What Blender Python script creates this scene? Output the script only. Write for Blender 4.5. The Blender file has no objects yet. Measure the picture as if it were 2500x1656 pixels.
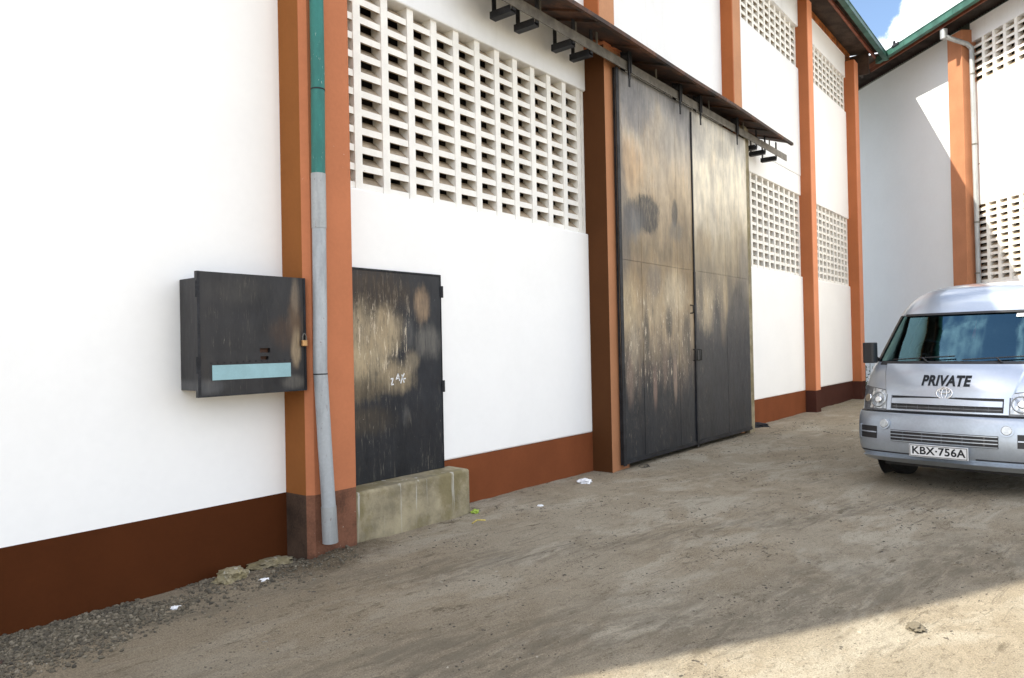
import bpy, bmesh, math, random
import numpy as np
from mathutils import Vector, Matrix, noise as mnoise
R = math.radians
random.seed(7)
SC = bpy.context.scene
COL = SC.collection

# ------------------------------------------------------------------ helpers
def new_obj(name, data, parent=None, loc=(0, 0, 0)):
    o = bpy.data.objects.new(name, data)
    COL.objects.link(o)
    o.location = loc
    if parent is not None:
        o.parent = parent
    return o

def tag(o, label=None, cat=None, group=None, kind=None):
    if label: o['label'] = label
    if cat: o['category'] = cat
    if group: o['group'] = group
    if kind: o['kind'] = kind
    return o

def thing(name, label, cat, loc=(0, 0, 0), rz=0.0, group=None):
    o = new_obj(name, None, None, loc)
    o.rotation_euler = (0, 0, rz)
    o.empty_display_size = 0.2
    return tag(o, label, cat, group)

class MB:
    """collects geometry (world or local metres) and links it as one mesh object"""
    def __init__(self):
        self.v = []; self.f = []; self.m = []; self.s = []
    def add(self, vs, fs, mi=0, smooth=False):
        b = len(self.v)
        self.v += [tuple(p) for p in vs]
        for i, f in enumerate(fs):
            self.f.append(tuple(b + k for k in f))
            self.m.append(mi[i] if isinstance(mi, (list, tuple)) else mi)
            self.s.append(smooth)
        return self
    def box(self, x0, x1, y0, y1, z0, z1, mi=0, faces=None):
        vs = [(x, y, z) for z in (z0, z1) for y in (y0, y1) for x in (x0, x1)]
        fs = [(0, 2, 3, 1), (4, 5, 7, 6), (0, 1, 5, 4), (2, 6, 7, 3), (0, 4, 6, 2), (1, 3, 7, 5)]  # bottom top -y +y -x +x
        mm = [mi] * 6
        if faces:
            for k, q in faces.items(): mm[k] = q
        return self.add(vs, fs, mm)
    def obox(self, o, ax, ay, az, mi=0):
        """oriented box: corner o, edge vectors"""
        o, ax, ay, az = map(Vector, (o, ax, ay, az))
        vs = [o + ax * i + ay * j + az * k for k in (0, 1) for j in (0, 1) for i in (0, 1)]
        fs = [(0, 2, 3, 1), (4, 5, 7, 6), (0, 1, 5, 4), (2, 6, 7, 3), (0, 4, 6, 2), (1, 3, 7, 5)]
        return self.add(vs, fs, mi)
    def prism(self, poly, d, mi=0, side=None):
        """poly: list of 3D points, d: extrusion vector"""
        n = len(poly); d = Vector(d)
        vs = [Vector(p) for p in poly] + [Vector(p) + d for p in poly]
        fs = [tuple(range(n))[::-1], tuple(range(n, 2 * n))]
        mm = [mi, mi]
        for i in range(n):
            fs.append((i, (i + 1) % n, n + (i + 1) % n, n + i))
            mm.append(side[i] if side else mi)
        return self.add(vs, fs, mm)
    def tube(self, pts, r, n=16, mi=0, cap=True, hollow=False):
        pts = [Vector(p) for p in pts]
        rs = r if isinstance(r, (list, tuple)) else [r] * len(pts)
        rings = []
        up = None
        for i, p in enumerate(pts):
            a = pts[max(i - 1, 0)]; b = pts[min(i + 1, len(pts) - 1)]
            t = (b - a).normalized()
            ref = Vector((0, 0, 1)) if abs(t.z) < .9 else Vector((1, 0, 0))
            e1 = t.cross(ref).normalized()
            if up is not None:
                e1 = (up - t * up.dot(t)).normalized()
            up = e1
            e2 = t.cross(e1)
            rings.append([p + (e1 * math.cos(2 * math.pi * k / n) + e2 * math.sin(2 * math.pi * k / n)) * rs[i] for k in range(n)])
        vs = [q for ring in rings for q in ring]
        fs = []
        for i in range(len(rings) - 1):
            for k in range(n):
                fs.append((i * n + k, i * n + (k + 1) % n, (i + 1) * n + (k + 1) % n, (i + 1) * n + k))
        self.add(vs, fs, mi, True)
        if cap:
            self.add(rings[0], [tuple(range(n))], mi)
            self.add(rings[-1], [tuple(range(n))[::-1]], mi)
        return self
    def disc(self, c, nrm, r0, depth, n=20, mi=0):
        nrm = Vector(nrm).normalized(); c = Vector(c)
        return self.tube([c, c + nrm * depth], r0, n, mi)
    def build(self, name, mats, parent=None, loc=None, bevel=0.0, kindless=True):
        org = Vector(loc) if loc is not None else Vector((0, 0, 0))
        if parent is not None and loc is None:
            r = parent
            while r.parent is not None: r = r.parent
            if r.rotation_euler.z == 0: org = Vector(r.location)
        me = bpy.data.meshes.new(name)
        me.from_pydata([tuple(Vector(p) - org) for p in self.v], [], self.f)
        if not isinstance(mats, (list, tuple)): mats = [mats]
        for m in mats: me.materials.append(m)
        me.polygons.foreach_set('material_index', self.m)
        me.polygons.foreach_set('use_smooth', self.s)
        bm = bmesh.new(); bm.from_mesh(me)
        bmesh.ops.recalc_face_normals(bm, faces=bm.faces)
        bm.to_mesh(me); bm.free()
        me.update()
        o = new_obj(name, me, parent, tuple(org) if parent is None else (0, 0, 0))
        if bevel:
            b = o.modifiers.new('edge', 'BEVEL'); b.width = bevel; b.segments = 2; b.limit_method = 'ANGLE'
        return o

# ------------------------------------------------------------------ node helpers
class NT:
    def __init__(self, tree):
        self.t = tree; self.n = tree.nodes; self.l = tree.links
    def node(self, typ, ins=None, **kw):
        x = self.n.new(typ)
        for k, v in kw.items(): setattr(x, k, v)
        for k, v in (ins or {}).items():
            s = x.inputs[k]
            if isinstance(v, bpy.types.NodeSocket): self.l.new(v, s)
            elif isinstance(v, bpy.types.Node): self.l.new(v.outputs[0], s)
            else:
                if isinstance(v, tuple) and len(v) == 3 and s.type == 'RGBA': v = v + (1,)
                s.default_value = v
        return x
    def math(self, op, a, b=0.0, c=None, clamp=False):
        ins = {0: a, 1: b}
        if c is not None: ins[2] = c
        return self.node('ShaderNodeMath', ins, operation=op, use_clamp=clamp).outputs[0]
    def vmath(self, op, a, b=(0, 0, 0)):
        x = self.node('ShaderNodeVectorMath', {0: a, 1: b}, operation=op)
        return x
    def obj(self, scale=(1, 1, 1), loc=(0, 0, 0)):
        c = self.node('ShaderNodeTexCoord').outputs['Object']
        return self.node('ShaderNodeMapping', {'Vector': c, 'Scale': scale, 'Location': loc}).outputs[0]
    def noise(self, vec, scale, detail=4, rough=.55, dist=0.0):
        return self.node('ShaderNodeTexNoise', {'Vector': vec, 'Scale': scale, 'Detail': detail, 'Roughness': rough, 'Distortion': dist}).outputs[0]
    def ramp(self, fac, stops, interp='LINEAR'):
        x = self.node('ShaderNodeValToRGB', {0: fac})
        cr = x.color_ramp; cr.interpolation = interp
        while len(cr.elements) < len(stops): cr.elements.new(0.5)
        for e, (p, c) in zip(cr.elements, stops):
            e.position = p
            e.color = (c, c, c, 1) if not isinstance(c, tuple) else c + (1,)
        return x.outputs[0]
    def mix(self, fac, a, b, blend='MIX'):
        return self.node('ShaderNodeMix', {0: fac, 6: a, 7: b}, data_type='RGBA', blend_type=blend).outputs[2]
    def smooth(self, v, a, b, lo=0.0, hi=1.0):
        return self.node('ShaderNodeMapRange', {0: v, 1: a, 2: b, 3: lo, 4: hi}, interpolation_type='SMOOTHSTEP').outputs[0]

def hexc(h, k=1.0):
    h = h.lstrip('#')
    out = []
    for i in (0, 2, 4):
        c = int(h[i:i + 2], 16) / 255
        out.append(k * (c / 12.92 if c <= .04045 else ((c + .055) / 1.055) ** 2.4))
    return tuple(out)

def base_mat(name):
    m = bpy.data.materials.new(name); m.use_nodes = True
    nt = NT(m.node_tree)
    p = m.node_tree.nodes['Principled BSDF']
    return m, nt, p

def bump(nt, p, h, strength=.3, dist=.01):
    b = nt.node('ShaderNodeBump', {'Height': h, 'Strength': strength, 'Distance': dist})
    nt.l.new(b.outputs[0], p.inputs['Normal'])

def setc(nt, p, key, v):
    if isinstance(v, bpy.types.NodeSocket): nt.l.new(v, p.inputs[key])
    else:
        if isinstance(v, tuple) and len(v) == 3: v = v + (1,)
        p.inputs[key].default_value = v

def paint(name, col, rough=.75, var=.08, bmp=.15, metal=0.0, chips=None, chip_amt=0.0, scale=3.0, streak=0.0, streak_col=(.35, .33, .3), spec=.3, coat=0.0):
    m, nt, p = base_mat(name)
    v = nt.obj()
    n1 = nt.noise(v, scale, 5)
    n2 = nt.noise(v, scale * 14, 3)
    f = nt.math('ADD', nt.math('MULTIPLY', n1, .7), nt.math('MULTIPLY', n2, .3))
    lo = tuple(c * (1 - var * 1.6) for c in col); hi = tuple(min(1, c * (1 + var * 1.6)) for c in col)
    c = nt.mix(nt.smooth(f, .3, .7), lo, hi)
    if streak:
        vs = nt.obj((9, 9, .5))
        sn = nt.noise(vs, 1.0, 5, .6)
        big = nt.noise(v, .8, 3)
        c = nt.mix(nt.math('MULTIPLY', nt.math('MULTIPLY', nt.smooth(sn, .5, .75), nt.smooth(big, .4, .65)), streak), c, streak_col)
    if chips:
        ch = nt.noise(v, 26, 5, .7)
        big = nt.noise(v, 1.7, 2)
        c = nt.mix(nt.math('MULTIPLY', nt.smooth(ch, .66, .69), nt.smooth(big, .62 - chip_amt, .7)), c, chips)
    setc(nt, p, 'Base Color', c)
    p.inputs['Roughness'].default_value = rough
    p.inputs['Metallic'].default_value = metal
    p.inputs['Specular IOR Level'].default_value = spec
    p.inputs['Coat Weight'].default_value = coat
    if bmp:
        bump(nt, p, nt.noise(v, scale * 22, 4, .6), bmp, .004)
    return m

M = {}
TERRA = (.46, .165, .076)
M['white'] = paint('white_wall_paint', (.90, .90, .895), .85, .012, .12, scale=1.2)
M['white_worn'] = paint('weathered_white_paint', (.80, .815, .83), .85, .025, .2, scale=.9, streak=.18, streak_col=(.5, .49, .47))
M['shaded_bay'] = paint('shade_grey_wall_paint', (.64, .685, .725), .85, .015, .15, scale=.9)  # white wall given a grey colour in place of its shade
M['lattice'] = paint('lattice_white_paint', (.84, .83, .79), .85, .04, .3, scale=5, chips=(.5, .45, .37), chip_amt=.1)
M['ledge'] = paint('shaded_dusty_ledge', (.36, .29, .21), .9, .25, .3, scale=7, chips=(.25, .2, .15), chip_amt=.2)  # brown mixes dust with the shade inside the openings
M['terra'] = paint('terracotta_paint', TERRA, .8, .05, .25, scale=2, chips=(.6, .5, .42), chip_amt=-.03)
M['terra_flank'] = paint('shaded_terracotta_flank', hexc('A5623C', 1.0), .8, .04, .25, scale=2, chips=(.45, .34, .26), chip_amt=-.03)  # far pillars' flank colour, darkened for the shade on that side
M['flank_ochre'] = paint('shaded_ochre_flank', hexc('8C582F', .95), .8, .04, .25, scale=2, spec=.1)  # shade of the near pillar's left flank, mixed into the colour
M['terra_pale'] = paint('pale_terracotta_paint', hexc('DB926C', 1.0), .8, .04, .25, scale=2)
M['terra_dull'] = paint('dull_terracotta_paint', (.38, .165, .085), .85, .06, .25, scale=2, chips=(.5, .42, .35), chip_amt=.0)
M['terra_jamb'] = paint('dusty_terracotta_paint', hexc('B27C58', .95), .8, .04, .2, scale=2)
M['brown_flank'] = paint('shaded_brown_flank', hexc('5A3820', .8), .8, .04, .2, scale=2, spec=.1)  # jamb flank coloured deep brown to carry its shade
M['band_dark'] = paint('dark_chocolate_band_paint', (.070, .0205, .0062), .8, .06, .15, scale=2, spec=.08)
M['band_mid'] = paint('chestnut_band_paint', hexc('7C472C', .95), .8, .06, .15, scale=2, spec=.08)
M['band_shade'] = paint('shaded_band_flank', (.060, .036, .024), .9, .3, .6, scale=4, chips=(.2, .15, .11), chip_amt=.06)  # base flank of the near pillar: band colour darkened for side shade
M['band_plum'] = paint('plum_brown_band_paint', hexc('4C2E26', .95), .8, .06, .15, scale=2, spec=.08)
M['band_worn'] = paint('worn_brown_band_paint', (.15, .065, .038), .85, .28, .6, scale=4, chips=(.42, .33, .27), chip_amt=.12)
M['wood'] = paint('stained_timber', hexc('9A5A26', .8), .8, .5, .4, scale=5)
M['soffit'] = paint('dark_sheet_underside', hexc('54453C', .6), .6, .35, .2, scale=3)
M['soffit_dark'] = paint('shaded_sheet_underside', (.035, .027, .024), .7, .35, .2, scale=3)  # right eave underside, its shade put into a blackened colour
M['roof'] = paint('green_roof_sheet', hexc('2F5A50', .8), .5, .15, .1)
M['batten'] = paint('brown_fascia', hexc('7E4B38', .8), .7, .2, .2)
M['gutter'] = paint('green_gutter_paint', hexc('3F6B5F', .65), .45, .25, .05, spec=.3)
M['dark'] = paint('unlit_interior_stand_in', (.035, .03, .027), .9, .2, 0)
M['black'] = paint('black_plastic', (.018, .018, .02), .45, .1, .05, spec=.5)
M['steel_black'] = paint('blackened_steel', (.022, .023, .027), .55, .35, .2, scale=6, spec=.2)
M['rail'] = paint('grey_steel_rail', hexc('77736C', .75), .5, .25, .2, scale=8, chips=(.5, .48, .45), chip_amt=.05)
M['chrome'] = paint('chrome', (.8, .8, .8), .18, .02, 0, metal=1.0)
M['whiteplast'] = paint('white_enamel', (.75, .76, .77), .4, .03, 0, spec=.5)
M['paper'] = paint('white_paper', (.78, .79, .82), .8, .08, .2, scale=20)
M['lime'] = paint('green_lime_skin', (.30, .42, .05), .45, .2, .2, scale=30, spec=.5)
M['twig'] = paint('dry_stalk', (.42, .33, .10), .8, .3, .3, scale=20)
M['wire'] = paint('black_wire', (.03, .028, .025), .6, .1, 0)
M['cloth'] = paint('black_rag', (.02, .022, .028), .8, .4, .5, scale=20)
M['red'] = paint('red_tassel', (.45, .03, .03), .7, .1, 0)
M['seat'] = paint('grey_seat_fabric', (.07, .075, .085), .9, .1, .2, scale=20)
M['leaf'] = paint('weed_leaf', (.06, .085, .03), .7, .4, 0, scale=10)
M['brass'] = paint('brass_padlock', hexc('C69A6A', .9), .35, .1, .05, metal=.7)
M['tyre'] = paint('tyre_rubber', (.02, .02, .02), .85, .2, .4, scale=20)
M['lamp_glass'] = paint('clear_lamp_lens', (.45, .47, .48), .15, .12, 0, scale=30, metal=.5, spec=.8)
M['lamp_dark'] = paint('smoked_lamp_housing', (.10, .105, .115), .15, .2, 0, scale=20, spec=.8)
def mat_cells():
    m, nt, p = base_mat('faceted_lamp_lens')
    vo = nt.node('ShaderNodeTexVoronoi', {'Vector': nt.obj((1, 1, .6)), 'Scale': 42.0}).outputs['Color']
    f = nt.noise(vo, 4, 1)
    setc(nt, p, 'Base Color', nt.ramp(f, [(.35, (.30, .32, .34)), (.5, (.52, .55, .57)), (.65, (.78, .80, .81))]))
    p.inputs['Roughness'].default_value = .12; p.inputs['Metallic'].default_value = .4; p.inputs['Coat Weight'].default_value = 1
    return m
M['lamp_cells'] = mat_cells()
M['letter'] = paint('black_lettering', (.012, .014, .018), .5, .05, 0)
M['silver'] = paint('silver_blue_car_paint', (.50, .555, .635), .28, .03, 0, metal=.65, spec=.6, coat=.7, scale=2)
M['bumper'] = paint('silver_bumper_paint', (.40, .45, .515), .32, .07, 0, metal=.6, spec=.6, coat=.5, scale=3)
M['pipe_grey'] = None

def mat_rust():
    m, nt, p = base_mat('rusty_sheet')
    v = nt.obj()
    a = nt.noise(v, 2.2, 6, .65, .6); b = nt.noise(v, 14, 5, .6)
    c = nt.ramp(nt.math('ADD', nt.math('MULTIPLY', a, .75), nt.math('MULTIPLY', b, .25)),
                [(.38, (.018, .016, .016)), (.50, (.045, .022, .015)), (.60, (.11, .045, .022)), (.72, (.19, .09, .05))])
    setc(nt, p, 'Base Color', c); p.inputs['Roughness'].default_value = .75
    bump(nt, p, b, .3, .004)
    return m
M['rust'] = mat_rust()

def mat_galv(name, col, green=False):
    m, nt, p = base_mat(name)
    v = nt.obj()
    vo = nt.node('ShaderNodeTexVoronoi', {'Vector': v, 'Scale': 55.0}).outputs['Color']
    sp = nt.noise(vo, 3, 1)
    big = nt.noise(nt.obj((6, 6, 1.2)), 1.2, 5, .6)
    c = nt.mix(nt.math('MULTIPLY', nt.smooth(sp, .3, .7), .22), tuple(k * .85 for k in col), tuple(min(1, k * 1.2) for k in col))
    c = nt.mix(nt.math('MULTIPLY', nt.smooth(big, .45, .65), .6), c, tuple(k * .55 for k in col))
    sc = nt.noise(nt.obj((16, 16, 5)), 2.5, 6, .75)
    c = nt.mix(nt.math('MULTIPLY', nt.smooth(sc, .63, .66), .6), c, hexc('6B4A36') if not green else hexc('B8C4BE'))
    setc(nt, p, 'Base Color', c)
    p.inputs['Roughness'].default_value = .5; p.inputs['Metallic'].default_value = .25
    bump(nt, p, sc, .15, .004)
    return m
M['pipe_grey'] = mat_galv('grey_pipe_metal', (.43, .46, .49))
M['pipe_green'] = mat_galv('green_pipe_paint', hexc('2E7C74', .9), True)
M['galv'] = mat_galv('galvanised_pipe', (.40, .42, .43))

def streaks(nt, sx=11.0, sz=.7, scale=1.0):
    return nt.noise(nt.obj((sx, sx, sz)), scale, 6, .62)

def blob(nt, cx, cz, rx, rz, soft=.5, warp=.25):
    """soft elliptical mask in object x,z with ragged outline"""
    v = nt.obj()
    w = nt.noise(nt.obj((3, 3, 1.6)), 1.6, 5, .6)
    s = nt.node('ShaderNodeSeparateXYZ', {0: v})
    dx = nt.math('DIVIDE', nt.math('SUBTRACT', s.outputs[0], cx), rx)
    dz = nt.math('DIVIDE', nt.math('SUBTRACT', s.outputs[2], cz), rz)
    d = nt.math('SQRT', nt.math('ADD', nt.math('MULTIPLY', dx, dx), nt.math('MULTIPLY', dz, dz)))
    d = nt.math('ADD', d, nt.math('MULTIPLY', nt.math('SUBTRACT', w, .5), warp * 4))
    drip = nt.noise(nt.obj((22, 22, 2.2)), 1.0, 6, .7)
    d = nt.math('ADD', d, nt.math('MULTIPLY', nt.math('SUBTRACT', drip, .5), .8))
    rag = nt.noise(v, 9.0, 7, .75)
    d = nt.math('ADD', d, nt.math('MULTIPLY', nt.math('SUBTRACT', rag, .5), .6))
    return nt.smooth(d, 1 - soft, 1 + soft, 1, 0)

def mat_gate(name, stops, blobs, wob=.9, streak=.28, top=5.6, chatter=None, grain=.22):
    """weathered steel: dust and worn paint over navy-black steel; stops over height in metres"""
    m, nt, p = base_mat(name)
    v = nt.obj()
    s = nt.node('ShaderNodeSeparateXYZ', {0: v})
    st = streaks(nt, 6.5, .5, 1.0)
    st2 = nt.noise(nt.obj((2.2, 2.2, .45), (5, 0, 2)), 1.0, 5, .6)
    bg = nt.noise(nt.obj((1.1, 1.1, .8), (3.1, 0, 1.7)), 1.3, 5, .6)
    h = nt.math('ADD', s.outputs[2], nt.math('MULTIPLY', nt.math('SUBTRACT', st, .5), wob * 1.3))
    h = nt.math('ADD', h, nt.math('MULTIPLY', nt.math('SUBTRACT', st2, .5), wob * 1.8))
    h = nt.math('ADD', h, nt.math('MULTIPLY', nt.math('SUBTRACT', bg, .5), wob * 1.4))
    c = nt.ramp(nt.math('DIVIDE', h, top), [(z / top, col) for z, col in stops])
    fine = nt.noise(nt.obj((38, 38, 4.5)), 1.0, 6, .75)
    scr = nt.noise(nt.node('ShaderNodeMapping', {'Vector': v, 'Rotation': (0, R(24), 0), 'Scale': (30, 30, 5)}).outputs[0], 1.0, 6, .75)
    for bl in blobs:
        cx, cz, rx, rz, col, amt = bl[:6]
        soft = bl[6] if len(bl) > 6 else .5; warp = bl[7] if len(bl) > 7 else .25
        mask = nt.math('MULTIPLY', blob(nt, cx, cz, rx, rz, soft, warp), amt)
        mask = nt.math('MULTIPLY', mask, nt.smooth(fine, .3, .55, .5, 1.0))
        c = nt.mix(mask, c, col)
    m1 = nt.noise(nt.obj((10, 10, 1.0), (2, 0, 8)), 1.0, 6, .65)
    m2 = nt.noise(nt.obj((1.3, 1.3, .5), (1, 0, 3)), 2.6, 9, .68, .15)
    mod = nt.math('ADD', nt.math('MULTIPLY', m1, grain), nt.math('MULTIPLY', m2, 1 - grain))
    c = nt.mix(1.0, c, nt.ramp(mod, [(.36, (.66, .65, .66)), (.5, (1.03, 1.01, .98)), (.64, (1.38, 1.33, 1.24))]), 'MULTIPLY')
    m3 = nt.noise(nt.obj((1.2, 1.2, .5), (6, 0, 9)), 1.9, 8, .68, .1)
    c = nt.mix(nt.math('MULTIPLY', nt.smooth(m3, .54, .66), .35), c, nt.mix(1.0, c, (1.10, .97, .80), 'MULTIPLY'))
    if chatter:
        z0, z1, x0, x1 = chatter
        zz = nt.math('MULTIPLY', nt.smooth(s.outputs[2], z0 - .35, z0 + .15), nt.smooth(s.outputs[2], z1 + .35, z1 - .15))
        zz = nt.math('MULTIPLY', zz, nt.math('MULTIPLY', nt.smooth(s.outputs[0], x0 - .1, x0 + .1), nt.smooth(s.outputs[0], x1 + .1, x1 - .1)))
        for ang, thr, loc in ((18, .60, 1), (-26, .62, 5), (4, .58, 9)):
            mv = nt.node('ShaderNodeMapping', {'Vector': v, 'Rotation': (0, R(ang), 0), 'Scale': (26, 26, 3.6), 'Location': (loc, 0, loc * 2)}).outputs[0]
            q = nt.noise(mv, 1.0, 7, .78, .5)
            c = nt.mix(nt.math('MULTIPLY', nt.math('MULTIPLY', nt.smooth(q, thr, thr + .045), zz), .9), c, (.68, .58, .44))
            c = nt.mix(nt.math('MULTIPLY', nt.math('MULTIPLY', nt.smooth(q, .40, .34), zz), .65), c, (.05, .042, .035))
    zone = nt.smooth(nt.noise(nt.obj((1.3, 1.3, 1.0), (9, 0, 4)), 1.2, 4), .42, .62)
    c = nt.mix(nt.math('MULTIPLY', nt.math('MULTIPLY', nt.smooth(fine, .54, .70), zone), streak), c, (.50, .44, .34))
    c = nt.mix(nt.math('MULTIPLY', nt.math('MULTIPLY', nt.smooth(fine, .46, .32), zone), streak * 1.2), c, (.035, .033, .032))
    c = nt.mix(nt.math('MULTIPLY', nt.math('MULTIPLY', nt.smooth(scr, .64, .69), zone), streak * 1.3), c, (.58, .52, .42))
    fl = nt.noise(v, 42, 4, .75)
    c = nt.mix(nt.math('MULTIPLY', nt.smooth(fl, .70, .73), .55), c, (.5, .48, .44))
    c = nt.mix(nt.math('MULTIPLY', nt.smooth(fl, .30, .27), .5), c, (.02, .02, .02))
    setc(nt, p, 'Base Color', c)
    nt.l.new(nt.smooth(fine, .3, .7, .34, .55), p.inputs['Roughness'])
    p.inputs['Specular IOR Level'].default_value = .26
    dents = nt.noise(v, 2.6, 3)
    bump(nt, p, nt.math('ADD', nt.math('MULTIPLY', dents, 1.0), nt.math('MULTIPLY', fl, .05)), .4, .03)
    return m
DK = (.016, .019, .027)
M['gate_a'] = mat_gate('weathered_gate_steel',
    [(0, (.016, .020, .028)), (.85, (.018, .021, .028)), (1.35, (.085, .068, .058)), (1.85, (.30, .235, .155)), (2.6, (.25, .18, .10)), (3.2, (.20, .155, .10)), (4.0, (.43, .345, .24)), (4.6, (.42, .37, .305)), (5.0, (.29, .285, .285)), (5.5, (.165, .17, .185))],
    [(.35, 4.15, .35, .35, (.42, .27, .145), .6), (1.25, 4.4, .35, .5, (.36, .31, .25), .6), (.55, 4.95, .42, .35, (.12, .125, .145), .75), (1.7, 4.75, .5, .3, (.30, .285, .26), .6),
     (.82, 3.50, .40, .27, (.026, .027, .031), .95, .22, .16), (.45, 3.42, .32, .20, (.05, .051, .056), .85, .4, .2), (.35, 3.32, .28, .22, (.11, .115, .125), .85), (1.72, 3.62, .10, .20, (.035, .035, .038), .9, .3, .1), (1.75, 3.36, .2, .15, (.10, .10, .10), .6),
     (.12, 3.2, .18, .9, (.085, .082, .085), .75), (.06, 4.3, .08, 1.2, (.17, .145, .125), .8, .2, .05),
     (1.65, 2.42, .36, .34, (.46, .39, .28), .7), (.25, 2.2, .20, .40, (.44, .35, .22), .65), (.95, 2.15, .3, .25, (.42, .34, .23), .5), (1.0, 2.55, .22, .25, (.15, .135, .125), .6), (.55, 2.75, .2, .2, (.20, .15, .10), .6),
     (1.45, 1.95, .10, .22, (.03, .03, .032), .8), (.72, 1.75, .08, .4, (.035, .034, .036), .8), (2.05, 1.75, .12, .4, (.04, .038, .038), .75), (.35, 1.6, .12, .3, (.32, .28, .22), .6),
     (.95, 1.0, .06, .30, (.25, .17, .14), .75, .5, .12), (1.62, 1.12, .06, .34, (.30, .22, .17), .75, .5, .12), (.22, 1.15, .10, .32, (.22, .16, .13), .7), (1.3, 1.3, .08, .28, (.17, .12, .1), .6), (1.0, .45, .8, .3, DK, .6)], .75, .5, chatter=(1.15, 2.4, 0, 2.2))
M['gate_b'] = mat_gate('weathered_gate_steel_pale',
    [(0, (.016, .020, .028)), (1.6, (.018, .021, .029)), (2.05, (.075, .07, .068)), (2.5, (.17, .145, .11)), (3.0, (.25, .21, .15)), (3.5, (.40, .35, .265)), (4.1, (.66, .61, .50)), (4.9, (.68, .645, .55)), (5.3, (.48, .475, .455)), (5.5, (.33, .33, .335))],
    [(.45, 2.25, .30, .38, (.42, .345, .235), .85), (1.25, 2.4, .10, .36, (.40, .32, .21), .75), (1.15, 2.0, .12, .40, (.25, .2, .14), .6), (.25, 2.35, .08, .35, (.07, .065, .06), .6), (1.9, 2.3, .35, .40, (.045, .045, .05), .85), (.85, 2.0, .15, .3, (.05, .05, .055), .7),
     (2.2, 3.0, .22, .5, (.20, .185, .165), .7), (.4, 3.25, .35, .25, (.25, .19, .115), .6), (1.3, 3.15, .4, .3, (.31, .26, .18), .5), (.3, 4.95, .5, .28, (.33, .33, .325), .7), (1.25, 5.0, .35, .18, (.28, .28, .28), .6), (.8, 4.1, .10, .7, (.36, .33, .29), .4), (1.7, 1.2, .8, .8, DK, .7)], .6, .35, chatter=(2.1, 2.6, 0, 1.2))
M['door_small'] = mat_gate('worn_black_door_steel',
    [(0, (.016, .018, .022)), (.8, (.018, .020, .026)), (5, (.024, .024, .025))],
    [(.28, 1.76, .42, .22, (.050, .036, .025), .9), (.10, 1.25, .34, .36, (.36, .30, .20), .95), (.40, 1.42, .22, .20, (.33, .27, .18), .9), (.52, .98, .24, .14, (.27, .22, .145), .9), (.75, 1.12, .09, .10, (.25, .21, .15), .8), (.12, .88, .26, .10, (.10, .08, .05), .6), (.15, .58, .30, .12, (.06, .048, .033), .6),
     (.90, 1.68, .09, .17, (.28, .20, .13), .8), (.98, 1.32, .18, .16, (.14, .135, .125), .7), (.70, 1.40, .07, .14, (.10, .10, .10), .6), (.66, .58, .05, .10, (.12, .12, .118), .5), (.85, .42, .25, .25, (.013, .014, .018), .8)], .35, .3, chatter=(1.05, 1.6, 0.0, .7), grain=.12)
M['box_black'] = mat_gate('scuffed_black_box_steel',
    [(0, (.024, .024, .027)), (5, (.027, .027, .030))],
    [(.79, .50, .06, .26, (.10, .065, .04), .8), (.80, .34, .045, .13, (.27, .215, .145), .8), (.80, .75, .035, .14, (.17, .14, .11), .6), (.05, .06, .12, .05, (.085, .09, .10), .6), (.78, .06, .10, .05, (.12, .115, .105), .6), (.3, .78, .22, .1, (.045, .043, .042), .6), (.68, .45, .10, .12, (.065, .04, .028), .6)], .1, .14, grain=.04)

def mat_concrete(name, col, moss=.4, streak=.5):
    m, nt, p = base_mat(name)
    v = nt.obj()
    a = nt.noise(v, 3, 6, .65); b = nt.noise(v, 30, 4, .6)
    c = nt.mix(nt.smooth(a, .32, .68), tuple(k * .6 for k in col), tuple(k * 1.25 for k in col))
    mo = nt.noise(nt.obj((1, 1, 1), (4, 2, 1)), 2.4, 5, .65)
    c = nt.mix(nt.math('MULTIPLY', nt.smooth(mo, .45, .62), moss), c, (.17, .14, .062))
    st = nt.noise(nt.obj((14, 14, .6), (1, 0, 0)), 1.0, 4, .6)
    c = nt.mix(nt.math('MULTIPLY', nt.smooth(st, .60, .70), streak), c, (.50, .49, .45))
    c = nt.mix(nt.math('MULTIPLY', nt.smooth(b, .62, .72), .5), c, (.08, .075, .06))
    setc(nt, p, 'Base Color', c); p.inputs['Roughness'].default_value = .9
    bump(nt, p, nt.math('ADD', b, nt.math('MULTIPLY', a, 1.5)), .5, .012)
    return m
M['concrete'] = mat_concrete('mossy_concrete', (.29, .25, .165), .75, .8)
M['rubble'] = mat_concrete('pale_rubble_concrete', (.34, .32, .28), .1, 0)

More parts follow.
